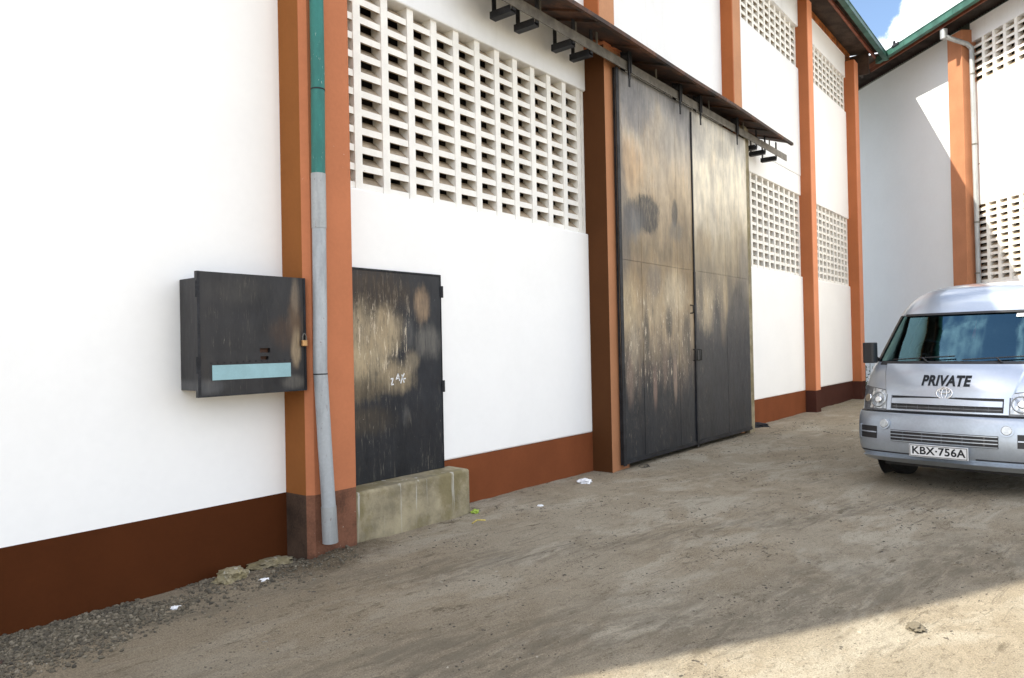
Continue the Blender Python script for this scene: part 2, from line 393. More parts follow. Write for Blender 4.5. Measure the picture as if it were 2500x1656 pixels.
def mat_ground():
    m, nt, p = base_mat('packed_dirt_ground')
    geo = nt.node('ShaderNodeNewGeometry').outputs['Position']
    pos = nt.node('ShaderNodeMapping', {'Vector': geo, 'Rotation': (0, 0, R(8))}).outputs[0]
    s = nt.node('ShaderNodeSeparateXYZ', {0: geo})
    def nz(scale, detail=5, rough=.6, sc=(1, 1, 1), dist=0.0, loc=(0, 0, 0)):
        mv = nt.node('ShaderNodeMapping', {'Vector': pos, 'Scale': sc, 'Location': loc}).outputs[0]
        return nt.noise(mv, scale, detail, rough, dist)
    big = nz(.55, 5, .6); mid = nz(3.2, 8, .7, dist=.4); fine = nz(26, 7, .8, (.75, 1.25, 1)); vfine = nz(110, 4, .8)
    c = nt.mix(nt.smooth(mid, .30, .70), (.225, .195, .152), (.315, .282, .232))
    c = nt.mix(nt.math('MULTIPLY', nt.smooth(big, .42, .62), .6), c, (.30, .278, .238))
    # dusty pale cement film, broken patches along the yard
    film = nz(1.1, 9, .72, (.6, 1.4, 1), .5, (7, 3, 0))
    c = nt.mix(nt.math('MULTIPLY', nt.smooth(film, .5, .60), .5), c, (.41, .395, .355))
    # wheel streaks: short, dark, ragged
    tr = nz(3.0, 8, .75, (.30, 2.4, 1), .6, (2, 9, 0)); trm = nz(.9, 3, .5, (1, 1, 1), 0, (4, 4, 4))
    c = nt.mix(nt.math('MULTIPLY', nt.math('MULTIPLY', nt.smooth(tr, .56, .66), nt.smooth(trm, .45, .6)), .55), c, (.12, .105, .085))
    # dark damp patches
    dp = nz(1.9, 8, .75, (.7, 1.5, 1), .6, (11, 5, 0))
    c = nt.mix(nt.math('MULTIPLY', nt.smooth(dp, .56, .66), .5), c, (.135, .115, .09))
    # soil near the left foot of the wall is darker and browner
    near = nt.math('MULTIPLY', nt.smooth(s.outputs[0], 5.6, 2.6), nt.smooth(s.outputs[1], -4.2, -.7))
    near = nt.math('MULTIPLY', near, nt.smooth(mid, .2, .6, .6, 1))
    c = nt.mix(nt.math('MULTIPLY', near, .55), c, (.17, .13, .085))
    dx = nt.math('SUBTRACT', s.outputs[0], 3.80); dy = nt.math('MULTIPLY', nt.math('ADD', s.outputs[1], .45), 1.7)
    dd = nt.math('SQRT', nt.math('ADD', nt.math('MULTIPLY', dx, dx), nt.math('MULTIPLY', dy, dy)))
    dd = nt.math('ADD', dd, nt.math('MULTIPLY', nt.math('SUBTRACT', nz(4.5, 8, .75), .5), 1.0))
    c = nt.mix(nt.math('MULTIPLY', nt.smooth(dd, .75, .25), .8), c, (.075, .058, .04))
    # mossy tint at the far end
    far = nt.math('MULTIPLY', nt.smooth(s.outputs[0], 17.5, 21), nt.smooth(mid, .45, .62))
    c = nt.mix(nt.math('MULTIPLY', far, .45), c, (.27, .26, .14))
    # specks: dark bits and pale grains
    c = nt.mix(nt.math('MULTIPLY', nt.smooth(fine, .57, .64), .7), c, (.075, .062, .048))
    c = nt.mix(nt.math('MULTIPLY', nt.smooth(fine, .40, .32), .4), c, (.47, .42, .34))
    c = nt.mix(nt.math('MULTIPLY', nt.smooth(vfine, .53, .64), .75), c, (.09, .075, .058))
    c = nt.mix(nt.math('MULTIPLY', nt.smooth(vfine, .45, .34), .6), c, (.52, .47, .385))
    # darker diagonal lane, broken up by noise
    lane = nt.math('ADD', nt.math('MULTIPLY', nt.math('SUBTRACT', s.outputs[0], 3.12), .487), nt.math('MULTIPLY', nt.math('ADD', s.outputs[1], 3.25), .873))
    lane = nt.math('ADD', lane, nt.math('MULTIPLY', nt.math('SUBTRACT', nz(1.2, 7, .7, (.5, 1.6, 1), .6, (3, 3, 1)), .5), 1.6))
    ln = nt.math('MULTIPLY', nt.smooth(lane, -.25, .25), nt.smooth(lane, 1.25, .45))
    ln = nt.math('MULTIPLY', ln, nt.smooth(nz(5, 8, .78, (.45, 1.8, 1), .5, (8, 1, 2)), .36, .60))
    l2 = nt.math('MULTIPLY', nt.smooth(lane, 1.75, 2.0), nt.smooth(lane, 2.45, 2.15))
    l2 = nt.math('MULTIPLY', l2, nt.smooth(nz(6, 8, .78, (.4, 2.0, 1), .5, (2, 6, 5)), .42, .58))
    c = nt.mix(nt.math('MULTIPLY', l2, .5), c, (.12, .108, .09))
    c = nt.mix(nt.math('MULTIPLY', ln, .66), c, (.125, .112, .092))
    ar = nz(7.0, 9, .8, (.25, 2.2, 1), .5, (21, 3, 0)); arm = nz(.7, 4, .6, (.6, 1.4, 1), 0, (5, 8, 1))
    c = nt.mix(nt.math('MULTIPLY', nt.math('MULTIPLY', nt.smooth(ar, .55, .63), nt.smooth(arm, .46, .58)), .6), c, (.11, .098, .08))
    cl = nz(6.5, 8, .8, (.7, 1.6, 1), .4, (3, 13, 0)); clm = nz(1.4, 5, .65, (1, 1, 1), 0, (14, 2, 0))
    c = nt.mix(nt.math('MULTIPLY', nt.math('MULTIPLY', nt.smooth(cl, .55, .62), nt.smooth(clm, .44, .58)), .7), c, (.085, .07, .052))
    c = nt.mix(1.0, c, (1.15, 1.10, 1.0), 'MULTIPLY')
    setc(nt, p, 'Base Color', c)
    p.inputs['Roughness'].default_value = .95
    p.inputs['Specular IOR Level'].default_value = .15
    h = nt.math('ADD', nt.math('MULTIPLY', mid, 1.0), nt.math('ADD', nt.math('MULTIPLY', fine, .6), nt.math('MULTIPLY', vfine, .2)))
    bump(nt, p, h, .9, .04)
    return m
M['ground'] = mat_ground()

def mat_stones(name, cols):
    m, nt, p = base_mat(name)
    v = nt.obj()
    isl = nt.node('ShaderNodeNewGeometry').outputs['Random Per Island']
    c = nt.ramp(isl, [(i / (len(cols) - 1), k) for i, k in enumerate(cols)])
    c = nt.mix(nt.math('MULTIPLY', nt.smooth(nt.noise(v, 60, 4), .4, .7), .4), c, (.06, .055, .045))
    setc(nt, p, 'Base Color', c); p.inputs['Roughness'].default_value = .9
    return m
M['gravel'] = mat_stones('gravel_stone', [(.05, .042, .030), (.10, .085, .058), (.155, .13, .09), (.075, .063, .045), (.12, .10, .07), (.045, .038, .028), (.24, .205, .15), (.09, .075, .052)])
M['grit'] = mat_stones('yard_grit', [(.05, .042, .034), (.09, .075, .058), (.06, .05, .04), (.12, .10, .078), (.05, .045, .036), (.40, .36, .29), (.11, .085, .06)])

def mat_glass():
    m, nt, p = base_mat('tinted_windscreen_glass')
    nt.n.remove(p)
    v = nt.obj()
    z = nt.node('ShaderNodeSeparateXYZ', {0: v}).outputs[2]
    tint = nt.ramp(nt.smooth(z, 1.80, 1.97), [(0, (.40, .58, .70)), (1, (.03, .12, .34))])
    t = nt.node('ShaderNodeBsdfTransparent', {0: tint})
    g = nt.node('ShaderNodeBsdfGlossy', {0: (.45, .85, 1.0), 1: .02})
    fr = nt.node('ShaderNodeFresnel', {0: 2.0})
    f = nt.math('ADD', nt.math('MULTIPLY', fr.outputs[0], 1.0), .07, clamp=True)
    mx = nt.node('ShaderNodeMixShader', {0: f, 1: t.outputs[0], 2: g.outputs[0]})
    out = [n for n in nt.n if n.type == 'OUTPUT_MATERIAL'][0]
    nt.l.new(mx.outputs[0], out.inputs[0])
    return m
M['glass'] = mat_glass()
M['dark_glass'] = paint('dark_side_glass', (.02, .025, .03), .08, .05, 0, spec=.8)
M['strip_blue'] = paint('pale_blue_enamel', hexc('98BEC6', .85), .5, .06, .1, scale=8, chips=hexc('7A4A26'), chip_amt=.1)

# ------------------------------------------------------------------ camera
cam = bpy.data.cameras.new('camera')
camo = bpy.data.objects.new('camera', cam); COL.objects.link(camo)
yaw, pitch, roll = R(38.185), R(.56), R(-1.18)
fw = Vector((math.cos(yaw) * math.cos(pitch), math.sin(yaw) * math.cos(pitch), math.sin(pitch)))
rt = Vector((math.sin(yaw), -math.cos(yaw), 0)); up = rt.cross(fw)
rt2 = rt * math.cos(roll) + up * math.sin(roll); up2 = up * math.cos(roll) - rt * math.sin(roll)
mw = Matrix((rt2, up2, -fw)).transposed().to_4x4(); mw.translation = (0, -5.4, 1.7)
camo.matrix_world = mw
cam.sensor_width = 36; cam.lens = 1800 / 2500 * 36
cam.clip_end = 3000; cam.clip_start = .05
SC.camera = camo

# ------------------------------------------------------------------ light
SUN = Vector((-.80, .4545, 1.0)).normalized()
sl = bpy.data.lights.new('sun', 'SUN'); sl.energy = 4.9; sl.angle = R(.5); sl.color = (1.0, .935, .79)
so = bpy.data.objects.new('sun', sl); COL.objects.link(so)
so.rotation_euler = (-SUN).to_track_quat('-Z', 'Y').to_euler()
so.location = SUN * 40
W = bpy.data.worlds.new('World'); SC.world = W; W.use_nodes = True
nt = NT(W.node_tree)
bg = W.node_tree.nodes['Background']
sky = nt.node('ShaderNodeTexSky', sky_type='NISHITA', sun_disc=False)
sky.sun_elevation = math.asin(SUN.z); sky.sun_rotation = math.pi / 2 - math.atan2(SUN.y, SUN.x)
sky.air_density = 1.0; sky.dust_density = 1.5; sky.ozone_density = 1.5
dirv = nt.node('ShaderNodeTexCoord').outputs['Generated']
def cam_dir(px, py):
    d = rt2 * ((px - 1250) / 1800) - up2 * ((py - 828) / 1800) + fw
    return d.normalized()
cb, cc = cam_dir(2085, 20), cam_dir(2230, 75)
wob = nt.noise(dirv, 9, 6, .62)
wob2 = nt.vmath('ADD', dirv, nt.vmath('SCALE', nt.vmath('SUBTRACT', nt.node('ShaderNodeTexNoise', {'Vector': dirv, 'Scale': 16.0, 'Detail': 6.0, 'Roughness': .62}).outputs['Color'], (.5, .5, .5)).outputs[0]).outputs[0])
wob2.inputs[1].links[0].from_node.inputs['Scale'].default_value = .085
def lobe(d, r0, r1):
    return nt.smooth(nt.vmath('DISTANCE', wob2.outputs[0], tuple(d)).outputs['Value'], r0, r1, 1, 0)
gen = nt.smooth(nt.noise(dirv, 2.6, 7, .6), .43, .58)
mask = nt.math('ADD', gen, nt.math('MULTIPLY', lobe(cc, .075, .10), 1.6), clamp=True)
mask = nt.math('SUBTRACT', mask, nt.math('MULTIPLY', lobe(cb, .045, .062), 1.0), clamp=True)
CLOUD = 11.0
shade = nt.mix(nt.smooth(nt.noise(dirv, 7, 5), .3, .7), (CLOUD * .82, CLOUD * .84, CLOUD * .88), (CLOUD, CLOUD, CLOUD))
nt.l.new(nt.mix(mask, sky.outputs[0], shade), bg.inputs[0])
bg.inputs[1].default_value = .13
SC.view_settings.view_transform = 'Standard'; SC.view_settings.look = 'None'
SC.view_settings.exposure = 1.0; SC.view_settings.gamma = 1
SC.cycles.max_bounces = 8; SC.cycles.diffuse_bounces = 5
SC.cycles.use_denoising = True

# ------------------------------------------------------------------ ground
def axis(lo, a, b, hi, d):
    core = list(np.arange(a, b + 1e-6, d))
    left = [lo, (lo + a) / 2 - 40, a - 12, a - 4, a - 1.2]
    right = [b + 1.2, b + 4, b + 12, (hi + b) / 2 - 40, hi]
    return left + core + right
def ground_z(x, y):
    z = .022 * (mnoise.noise((x * .55, y * .8, 3.1))) + .010 * mnoise.noise((x * 2.1, y * 2.6, 7.7)) + .005 * mnoise.noise((x * 6, y * 7, 1.2))
    k = max(0, min(1, (4.6 - x) / 1.2)) * max(0, min(1, (y + 1.6) / 1.2))
    z -= .035 * k * k * (3 - 2 * k)
    for bx, by, br, bh in ((3.92, -.50, .22, .055), (3.55, -.42, .25, .03), (4.3, -.42, .22, .03), (3.1, -.30, .3, .02)):
        q = ((x - bx) ** 2 + (y - by) ** 2) / br ** 2
        if q < 6: z += bh * math.exp(-q) * (1 + .8 * mnoise.noise((x * 9, y * 9, 4)))
    if x > 27 or x < -2 or y < -11 or y > 1: z = 0
    return z - .004
xs = axis(-400, 1.0, 24, 500, .07); ys = axis(-400, -8.6, .3, 400, .06)
vs = [(x, y, ground_z(x, y)) for y in ys for x in xs]
nx = len(xs)
fs = [(j * nx + i, j * nx + i + 1, (j + 1) * nx + i + 1, (j + 1) * nx + i) for j in range(len(ys) - 1) for i in range(nx - 1)]
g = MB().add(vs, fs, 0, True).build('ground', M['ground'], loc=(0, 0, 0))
tag(g, 'bare packed dirt yard with tyre streaks', kind='structure')

# stones
ICO = bmesh.new(); bmesh.ops.create_icosphere(ICO, subdivisions=1, radius=1)
ICOV = [v.co.copy() for v in ICO.verts]; ICOF = [tuple(v.index for v in f.verts) for f in ICO.faces]; ICO.free()
def stones(name, mat, spots, label, cat=None):
    b = MB()
    for (x, y, r, flat) in spots:
        q = Matrix.Rotation(random.uniform(0, 6.3), 3, 'Z') @ Matrix.Rotation(random.uniform(-.5, .5), 3, 'X')
        sx, sy, sz = r * random.uniform(.7, 1.35) * (random.choice([1, 1, 1.8]) if flat < .5 else 1), r * random.uniform(.7, 1.2), r * flat * random.uniform(.7, 1.2)
        z = ground_z(x, y) + sz * .35
        vv = []
        for c in ICOV:
            k = random.uniform(.75, 1.18)
            vv.append(Vector((x, y, z)) + q @ Vector((c.x * sx * k, c.y * sy * k, c.z * sz * k)))
        b.add(vv, ICOF)
    o = b.build(name, mat, loc=(0, 0, 0))
    return tag(o, label, cat, kind='stuff')
sp = []
while len(sp) < 9500:
    x = random.uniform(.6, 4.1); y = -random.random() ** 1.25 * 1.15
    edge = 1.02 - .10 * (x - 1) + .22 * mnoise.noise((x * 2.3, 1.7, 0))
    dens = 1 - max(0, (-y) / edge) ** 2
    if x > 3.3: dens *= max(.12, 1 - (x - 3.3) / 1.0)
    dens *= .55 + .9 * mnoise.noise((x * 2.1, y * 3.0, 5.5)) + (.5 if x < 2.4 else .05)
    if y > -.02 or random.random() > dens: continue
    sp.append((x, y, random.choice([.005, .005, .006, .007, .008, .010, .012, .016]), .8))
stones('gravel', M['gravel'], sp, 'loose grey-brown gravel heaped along the foot of the near wall', 'gravel')
sp = []
while len(sp) < 15000:
    d = random.random() ** 1.6
    x = 1.0 + d * 15; y = -random.random() * 7.6
    if y > -.35 and 4.0 < x < 5.8: continue
    cl = mnoise.noise((x * 1.4, y * 2.2, 9.3)) + .4 * mnoise.noise((x * 4, y * 6, 2.0))
    if random.random() > .16 + cl * 1.5: continue
    sp.append((x, y, random.choice([.002, .0022, .0025, .003, .003, .0035, .0045, .007]) * (1 + d * 1.1), .45))
stones('grit', M['grit'], sp, 'scattered grit, chips and dead leaf bits on the dirt yard', 'grit')

# ------------------------------------------------------------------ lattice of vent blocks
def lattice(b, tr, L, z0, z1, fins, pitch, depth=.145, finw=.088):
    """tr(l, y, z) maps wall length / depth-into-wall / height to a point. fins: positions along the wall"""
    def bx(l0, l1, y0, y1, a0, a1):
        vs = [tr(l, y, z) for z in (a0, a1) for y in (y0, y1) for l in (l0, l1)]
        b.add(vs, [(0, 2, 3, 1), (4, 5, 7, 6), (0, 1, 5, 4), (2, 6, 7, 3), (0, 4, 6, 2), (1, 3, 7, 5)])
    l0, l1 = L
    for f in fins:
        j = random.uniform(-.004, .004)
        bx(f - finw / 2 + j, f + finw / 2 + j, 0 + random.uniform(0, .003), depth, z0, z1)
    n = max(1, round((z1 - z0) / pitch)); ph = (z1 - z0) / n
    cuts = [l0] + [f for f in fins if l0 < f < l1] + [l1]
    for i in range(len(cuts) - 1):
        a = cuts[i] + (finw / 2 if i > 0 else 0); c = cuts[i + 1] - (finw / 2 if i < len(cuts) - 2 else 0)
        if c - a < .01: continue
        for k in range(n):
            z = z0 + k * ph + random.uniform(-.003, .003)
            prof = [(.012, z), (.012, z + .064), (.022, z + .069), (depth - .015, z + ph * .93), (depth, z + ph * .93), (depth, z + ph * .45), (.04, z + .002)]
            if k == 0: prof[-2] = (depth, z)
            m = len(prof)
            vs = [tr(a, y, zz) for y, zz in prof] + [tr(c, y, zz) for y, zz in prof]
            b.add(vs, [tuple(range(m)), tuple(range(m, 2 * m))[::-1]] + [(q, (q + 1) % m, m + (q + 1) % m, m + q) for q in range(m)], [1, 1] + [0, 0] + [1] * (m - 2))

# ------------------------------------------------------------------ the long warehouse (left)
WH = thing('warehouse', 'long white warehouse with terracotta pillars, lattice vents and a tall steel gate', 'building', (3.7, 0, 0))
YF = -.035                      # face of the painted walls
X0, X1 = -2.6, 22.86
def wallpiece(x0, x1, z0, z1, mat, y0=YF, bevel=0.0, chips=False):
    b = MB().box(x0, x1, y0, .2, z0, z1)
    return b.build('wall', mat, WH, bevel=bevel)
# bay with the meter box
wallpiece(X0, 3.75, .51, 11.3, M['white'])  # top raised out of view to throw the yard's shadow edge
MB().box(X0, 3.75, YF - .002, .2, -.4, .51).build('base_band', M['band_dark'], WH)
# bay with the small door
wallpiece(4.1, 8.57, .51, 3.21, M['white'], bevel=.02)
wallpiece(4.1, 8.57, 5.16, 9.8, M['white_worn'], bevel=.015)
MB().box(4.1, 8.6, YF - .002, .2, -.4, .51).build('base_band', M['band_mid'], WH)
# gate bay
wallpiece(8.9, 13.5, 5.75, 9.8, M['white_worn'])
MB().box(8.9, 13.5, .05, .2, -.3, 5.75).build('wall', M['dark'], WH)
# bay behind the open end of the track
wallpiece(13.7, 18.06, .51, 3.21, M['white'], bevel=.02)
wallpiece(13.7, 18.06, 5.14, 5.60, M['white'], bevel=.015)
wallpiece(13.7, 18.06, 5.60, 8.17, M['white_worn'], YF - .012, bevel=.015)
wallpiece(13.7, 18.06, 9.16, 9.8, M['white_worn'], YF - .03)
MB().box(13.7, 18.06, YF - .002, .2, -.4, .51).build('base_band', M['band_mid'], WH)
# last bay
wallpiece(18.3, 22.45, .51, 3.21, M['white'], bevel=.03)
wallpiece(18.3, 22.45, 5.12, 8.17, M['white'], bevel=.015)
wallpiece(18.3, 22.45, 9.16, 9.8, M['white'])
MB().box(18.3, 22.45, YF - .002, .2, -.4, .51).build('base_band', M['band_plum'], WH)
# side, back; unseen corner block added to cast the yard's shadow edge
MB().box(X1 - .25, X1, .201, 9.8, -.4, 9.8).box(X0, X1, 9.8, 10, -.4, 9.8).box(X0, X0 + .25, .201, 9.8, -.4, 11.3).box(X0 + .25, -.9, .2, 3.0, 9.9, 11.3).build('wall', M['white_worn'], WH)
tr1 = lambda l, y, z: (l, y, z)
for (la, lb, z0, z1, f0) in ((4.12, 8.56, 3.21, 5.16, 4.59), (13.72, 18.05, 3.21, 5.14, 13.78 + .02), (18.32, 22.44, 3.21, 5.12, 18.52), (13.72, 18.05, 8.17, 9.16, 13.80), (18.32, 22.44, 8.17, 9.16, 18.52)):
    b = MB(); fins = [f0 + .349 * k for k in range(-1, 14) if la + .03 < f0 + .349 * k < lb]
    if lb - fins[-1] > .1: fins.append(lb - .025)
    lattice(b, tr1, (la, lb), z0, z1, fins, .178)
    b.build('lattice_vent', [M['lattice'], M['ledge']], WH)
# dark sheet standing in for the unlit room behind the vents
MB().box(3.8, 22.5, .75, .8, 0, 9.75).box(3.8, 22.5, .2, .75, -.1, 0.0).build('dark_backing', M['dark'], WH)

def pillar(x0, x1, yf, zt, mats, cham=0.012, band=None, z0=-.4):
    """plan outline with chamfered front corners"""
    c = cham
    def ring(z): return [(x0, .1, z), (x0, yf + c, z), (x0 + c, yf, z), (x1 - .012, yf, z), (x1, yf + .012, z), (x1, .1, z)]
    zb = .51 if band else z0
    p = MB().prism(ring(zb), (0, 0, zt - zb), 0, side=[1, 2, 0, 0, 0, 0]).build('pillar', mats, WH)
    if band:
        bl = band if isinstance(band, list) else [band, band]
        MB().prism(ring(z0), (0, 0, zb - z0), 0, side=[1, 0, 0, 0, 0, 0]).build('base_band', bl, p)
    return p
T, TFL, BFL = M['terra'], M['terra_flank'], M['brown_flank']
p1 = pillar(3.70, 4.19, -.36, 9.8, [T, M['flank_ochre'], T], .05, [M['band_worn'], M['band_shade']])
M['terra_dusty'] = paint('faded_terracotta_paint', (.47, .235, .125), .8, .05, .25, scale=2, chips=(.62, .55, .48), chip_amt=.02)
M['terra_shade'] = paint('shaded_upper_flank', (.36, .115, .04), .8, .05, .25, scale=2, spec=.15)  # upper pillar flanks, darker colour standing for side shade
p2 = pillar(8.56, 8.98, -.27, 9.8, [M['terra_dusty'], M['terra_shade'], T])
# stouter jamb under the canopy with a capping lip
jb = MB().box(8.545, 9.0, -.34, .1, -.4, 5.725, 0, {4: 1}).build('jamb', [M['terra_jamb'], BFL], WH)
MB().box(8.53, 9.015, -.355, .1, 5.725, 5.762).build('cap', T, jb)
p3 = pillar(13.36, 13.76, -.27, 9.8, [M['terra_dusty'], M['terra_shade'], T])
MB().box(13.52, 13.78, -.36, .1, -.4, 5.74).build('jamb', M['concrete'], WH)
p4 = pillar(18.03, 18.42, -.28, 9.8, [M['terra_pale'], TFL, T], band=M['band_plum'])
p5 = pillar(22.42, 22.86, -.28, 9.62, [M['terra_pale'], TFL, T], band=M['band_plum'])
# eaves
MB().box(-1.2, 22.9, -.06, .1, 9.8, 9.96).build('wall_plate', M['wood'], WH)
b = MB()
n = int((23.2 + 1.0) / .09)
for i in range(n):          # ribbed sheet seen from below
    x = -1.0 + i * .09
    b.add([(x, -.86, 9.88), (x + .045, -.86, 9.915), (x + .09, -.86, 9.88), (x, .12, 10.0), (x + .045, .12, 10.035), (x + .09, .12, 10.0)], [(0, 1, 4, 3), (1, 2, 5, 4)])
b.add([(23.2, -.88, 9.90), (23.47, -.88, 9.90), (27.2, 2.75, 9.90), (23.2, 2.75, 9.90)], [(0, 1, 2, 3)])  # sheet added past the roof end to keep sun off the wall
b.build('soffit', M['soffit'], WH)  # soffit together with the added sun-blocking sheet
b = MB().add([(-1.0, -.9, 9.93), (23.2, -.9, 9.93), (23.2, 5, 11.2), (-1.0, 5, 11.2), (-1.0, 10.3, 9.93), (23.2, 10.3, 9.93)], [(0, 1, 2, 3), (3, 2, 5, 4)])
b.box(-.9, 22.86, .2, 9.8, 9.801, 9.83)
b.build('roof', M['roof'], WH)
MB().box(-1.0, 23.3, -.68, -.62, 9.80, 9.88).box(-1, 23.3, -.86, -.845, 9.78, 9.9).build('fascia', M['batten'], WH)
def gutter_mesh(A, d, nrm, L, w=.13, h=.135, t=.006, joints=1.9):
    """open box gutter from A along unit d, outward normal nrm"""
    A, d, nrm = Vector(A), Vector(d), Vector(nrm); up_ = Vector((0, 0, 1)); b = MB()
    b.obox(A, d * L, nrm * w, up_ * t)
    b.obox(A + nrm * (w - t) + up_ * t, d * L, nrm * t, up_ * (h - t))
    b.obox(A + up_ * t, d * L, nrm * t, up_ * (h - t))
    b.obox(A + nrm * w + up_ * (h - .02), d * L, nrm * .012, up_ * .02)
    k = joints * .5
    while k < L:
        b.obox(A + d * k + nrm * (w) - up_ * .004, d * .05, nrm * .006, up_ * (h + .002))
        b.obox(A + d * k - up_ * .005, d * .05, nrm * w, up_ * .005)
        k += joints
    return b
gutter_mesh((-1.0, -.862, 9.70), (1, 0, 0), (0, -1, 0), 24.4).build('gutter', M['gutter'], WH)
MB().box(22.95, 23.0, -.55, .1, 9.3, 9.9).box(23.0, 23.4, -.30, -.26, 9.35, 9.9).build('end_board', M['soffit'], WH)

# ------------------------------------------------------------------ the warehouse across the corner (right)
A3 = R(44.5); U3 = Vector((math.cos(A3), math.sin(A3), 0)); N3 = Vector((-math.sin(A3), math.cos(A3), 0)); O3 = Vector((22.3, -3.17, 0))
WR = thing('warehouse', 'second white warehouse across the yard corner, half in sunlight behind the van', 'building', (22.3, -3.17, 0))
def P3(t, off, z): return O3 + U3 * t + N3 * off + Vector((0, 0, z))
def box3(b, t0, t1, o0, o1, z0, z1, mi=0):
    return b.obox(P3(t0, o0, z0), U3 * (t1 - t0), N3 * (o1 - o0), Vector((0, 0, z1 - z0)), mi)
def wall3(t0, t1, z0, z1, mat, o=0.0):
    b = MB(); box3(b, t0, t1, -.2, o, z0, z1); return b.build('wall', mat, WR)
wall3(.5, 9.0, -.4, 9.8, M['shaded_bay'])
wall3(-7, .1, -.4, 3.08, M['white'])
wall3(-7, .1, 5.08, 6.11, M['white'])
wall3(-7, .1, 6.13, 8.17, M['white'])
wall3(-7, .1, 9.3, 9.8, M['white_worn'], .012)
b = MB(); box3(b, -7, .1, -.2, -.006, 6.11, 6.13); b.build('wall_crack', M['rubble'], WR)
b = MB(); box3(b, .04, .57, -.1, .3, -.4, 9.62); b.build('pillar', M['terra_dull'], WR, bevel=.012)
tr3 = lambda l, y, z: tuple(P3(-l, -y, z))
for z0, z1, pt in ((3.08, 5.08, .168), (8.17, 9.3, .188)):
    b = MB(); lattice(b, tr3, (0, 6.95), z0, z1, [.07 + .352 * k + .25 for k in range(-1, 19) if .07 + .352 * k + .25 > 0], pt, finw=.092)
    b.build('lattice_vent', [M['lattice'], M['ledge']], WR)
b = MB(); box3(b, -7, .3, -.85, -.8, 0, 9.75); box3(b, -7, 9, -6, -5.9, -.4, 9.8); box3(b, 8.9, 9, -5.9, -.201, -.4, 9.8); box3(b, -7, -6.9, -5.9, -.201, -.4, 9.8)
b.build('dark_backing', M['dark'], WR)  # near-black sheet for the unlit inside, with back and end walls
b = MB()
i = 0
t = -7.2
while t < 9:
    vv = [P3(t, .87, 9.90), P3(t + .05, .87, 9.935), P3(t + .1, .87, 9.90), P3(t, -.12, 9.90), P3(t + .05, -.12, 9.935), P3(t + .1, -.12, 9.90)]
    b.add(vv, [(0, 1, 4, 3), (1, 2, 5, 4)]); t += .1
b.build('soffit', M['soffit_dark'], WR)
b = MB(); b.add([P3(-7.2, .9, 9.96), P3(9, .9, 9.96), P3(9, -3, 11), P3(-7.2, -3, 11), P3(9, -6.3, 9.96), P3(-7.2, -6.3, 9.96)], [(0, 1, 2, 3), (3, 2, 4, 5)])
b.build('roof', M['roof'], WR)
b = MB(); box3(b, -7.2, 3.5, .55, .6, 9.80, 9.9); box3(b, -7.2, 3.5, .835, .85, 9.76, 9.93); b.build('fascia', M['batten'], WR)
gutter_mesh(P3(-7.2, .852, 9.72), U3, N3, 9.85, h=.17).build('gutter', M['gutter'], WR)
b = MB(); b.obox(P3(1.55, .95, 9.86), U3 * .3, N3 * .06, Vector((0, 0, .06))); b.obox(P3(1.75, .95, 9.86), U3 * .05, N3 * .05, Vector((0, 0, .16)))
b.build('gutter_bracket', M['steel_black'], WR)

# its downpipe
DP = thing('drainpipe', 'galvanised drainpipe with a cranked top beside the far pillar', 'drainpipe', tuple(P3(-.08, .1, 0)))
b = MB()
b.tube([P3(.02, .80, 9.60), P3(.02, .80, 9.36)], .085, 4)
b.tube([P3(.02, .80, 9.42), P3(-.06, .22, 9.20), P3(-.08, .12, 9.08)], .058, 14)
b.build('swan_neck', M['galv'], DP)
b = MB().tube([P3(-.08, .12, 9.12), P3(-.08, .11, 6.0), P3(-.09, .10, 3.0), P3(-.09, .10, 0)], .058, 16)
b.build('pipe', M['galv'], DP)
for z in (8.4, 6.6, 4.6, 3.3):
    MB().tube([P3(-.082, .11, z), P3(-.082, .11, z + .04)], .066, 16).build('clamp', M['rail'], DP)

# ------------------------------------------------------------------ near downpipe on pillar 1
PX = 3.80
ND = thing('drainpipe', 'green drainpipe turning grey, bent at the foot of the terracotta pillar', 'drainpipe', (PX, -.44, 0))
MB().tube([(PX + .02, -.43, 9.7), (PX, -.43, 6.0), (PX, -.43, 4.0), (PX - .012, -.43, 3.11)], .057, 24).build('upper_pipe', M['pipe_green'], ND)
MB().tube([(PX - .012, -.43, 3.15), (PX - .014, -.43, 2.70)], .0605, 24).build('sleeve', M['galv'], ND)
MB().tube([(PX - .014, -.43, 2.72), (PX - .02, -.43, 2.0), (PX - .03, -.432, 1.55), (PX - .024, -.435, 1.42), (PX - .005, -.44, .95), (PX + .018, -.45, .40)], .057, 24).build('lower_pipe', M['pipe_grey'], ND)
MB().tube([(PX + .017, -.449, .42), (PX + .026, -.452, .12)], [.062, .064], 12, cap=False).tube([(PX + .026, -.452, .12), (PX + .018, -.45, .30)], [.057, .055], 12, cap=False).build('spout', M['galv'], ND)
for z in (3.84, 1.50): MB().tube([(PX - (.028 if z < 2 else .003), -.432, z), (PX - (.028 if z < 2 else .003), -.432, z + .010)], .0586, 24).build('joint_ring', M['steel_black'], ND)

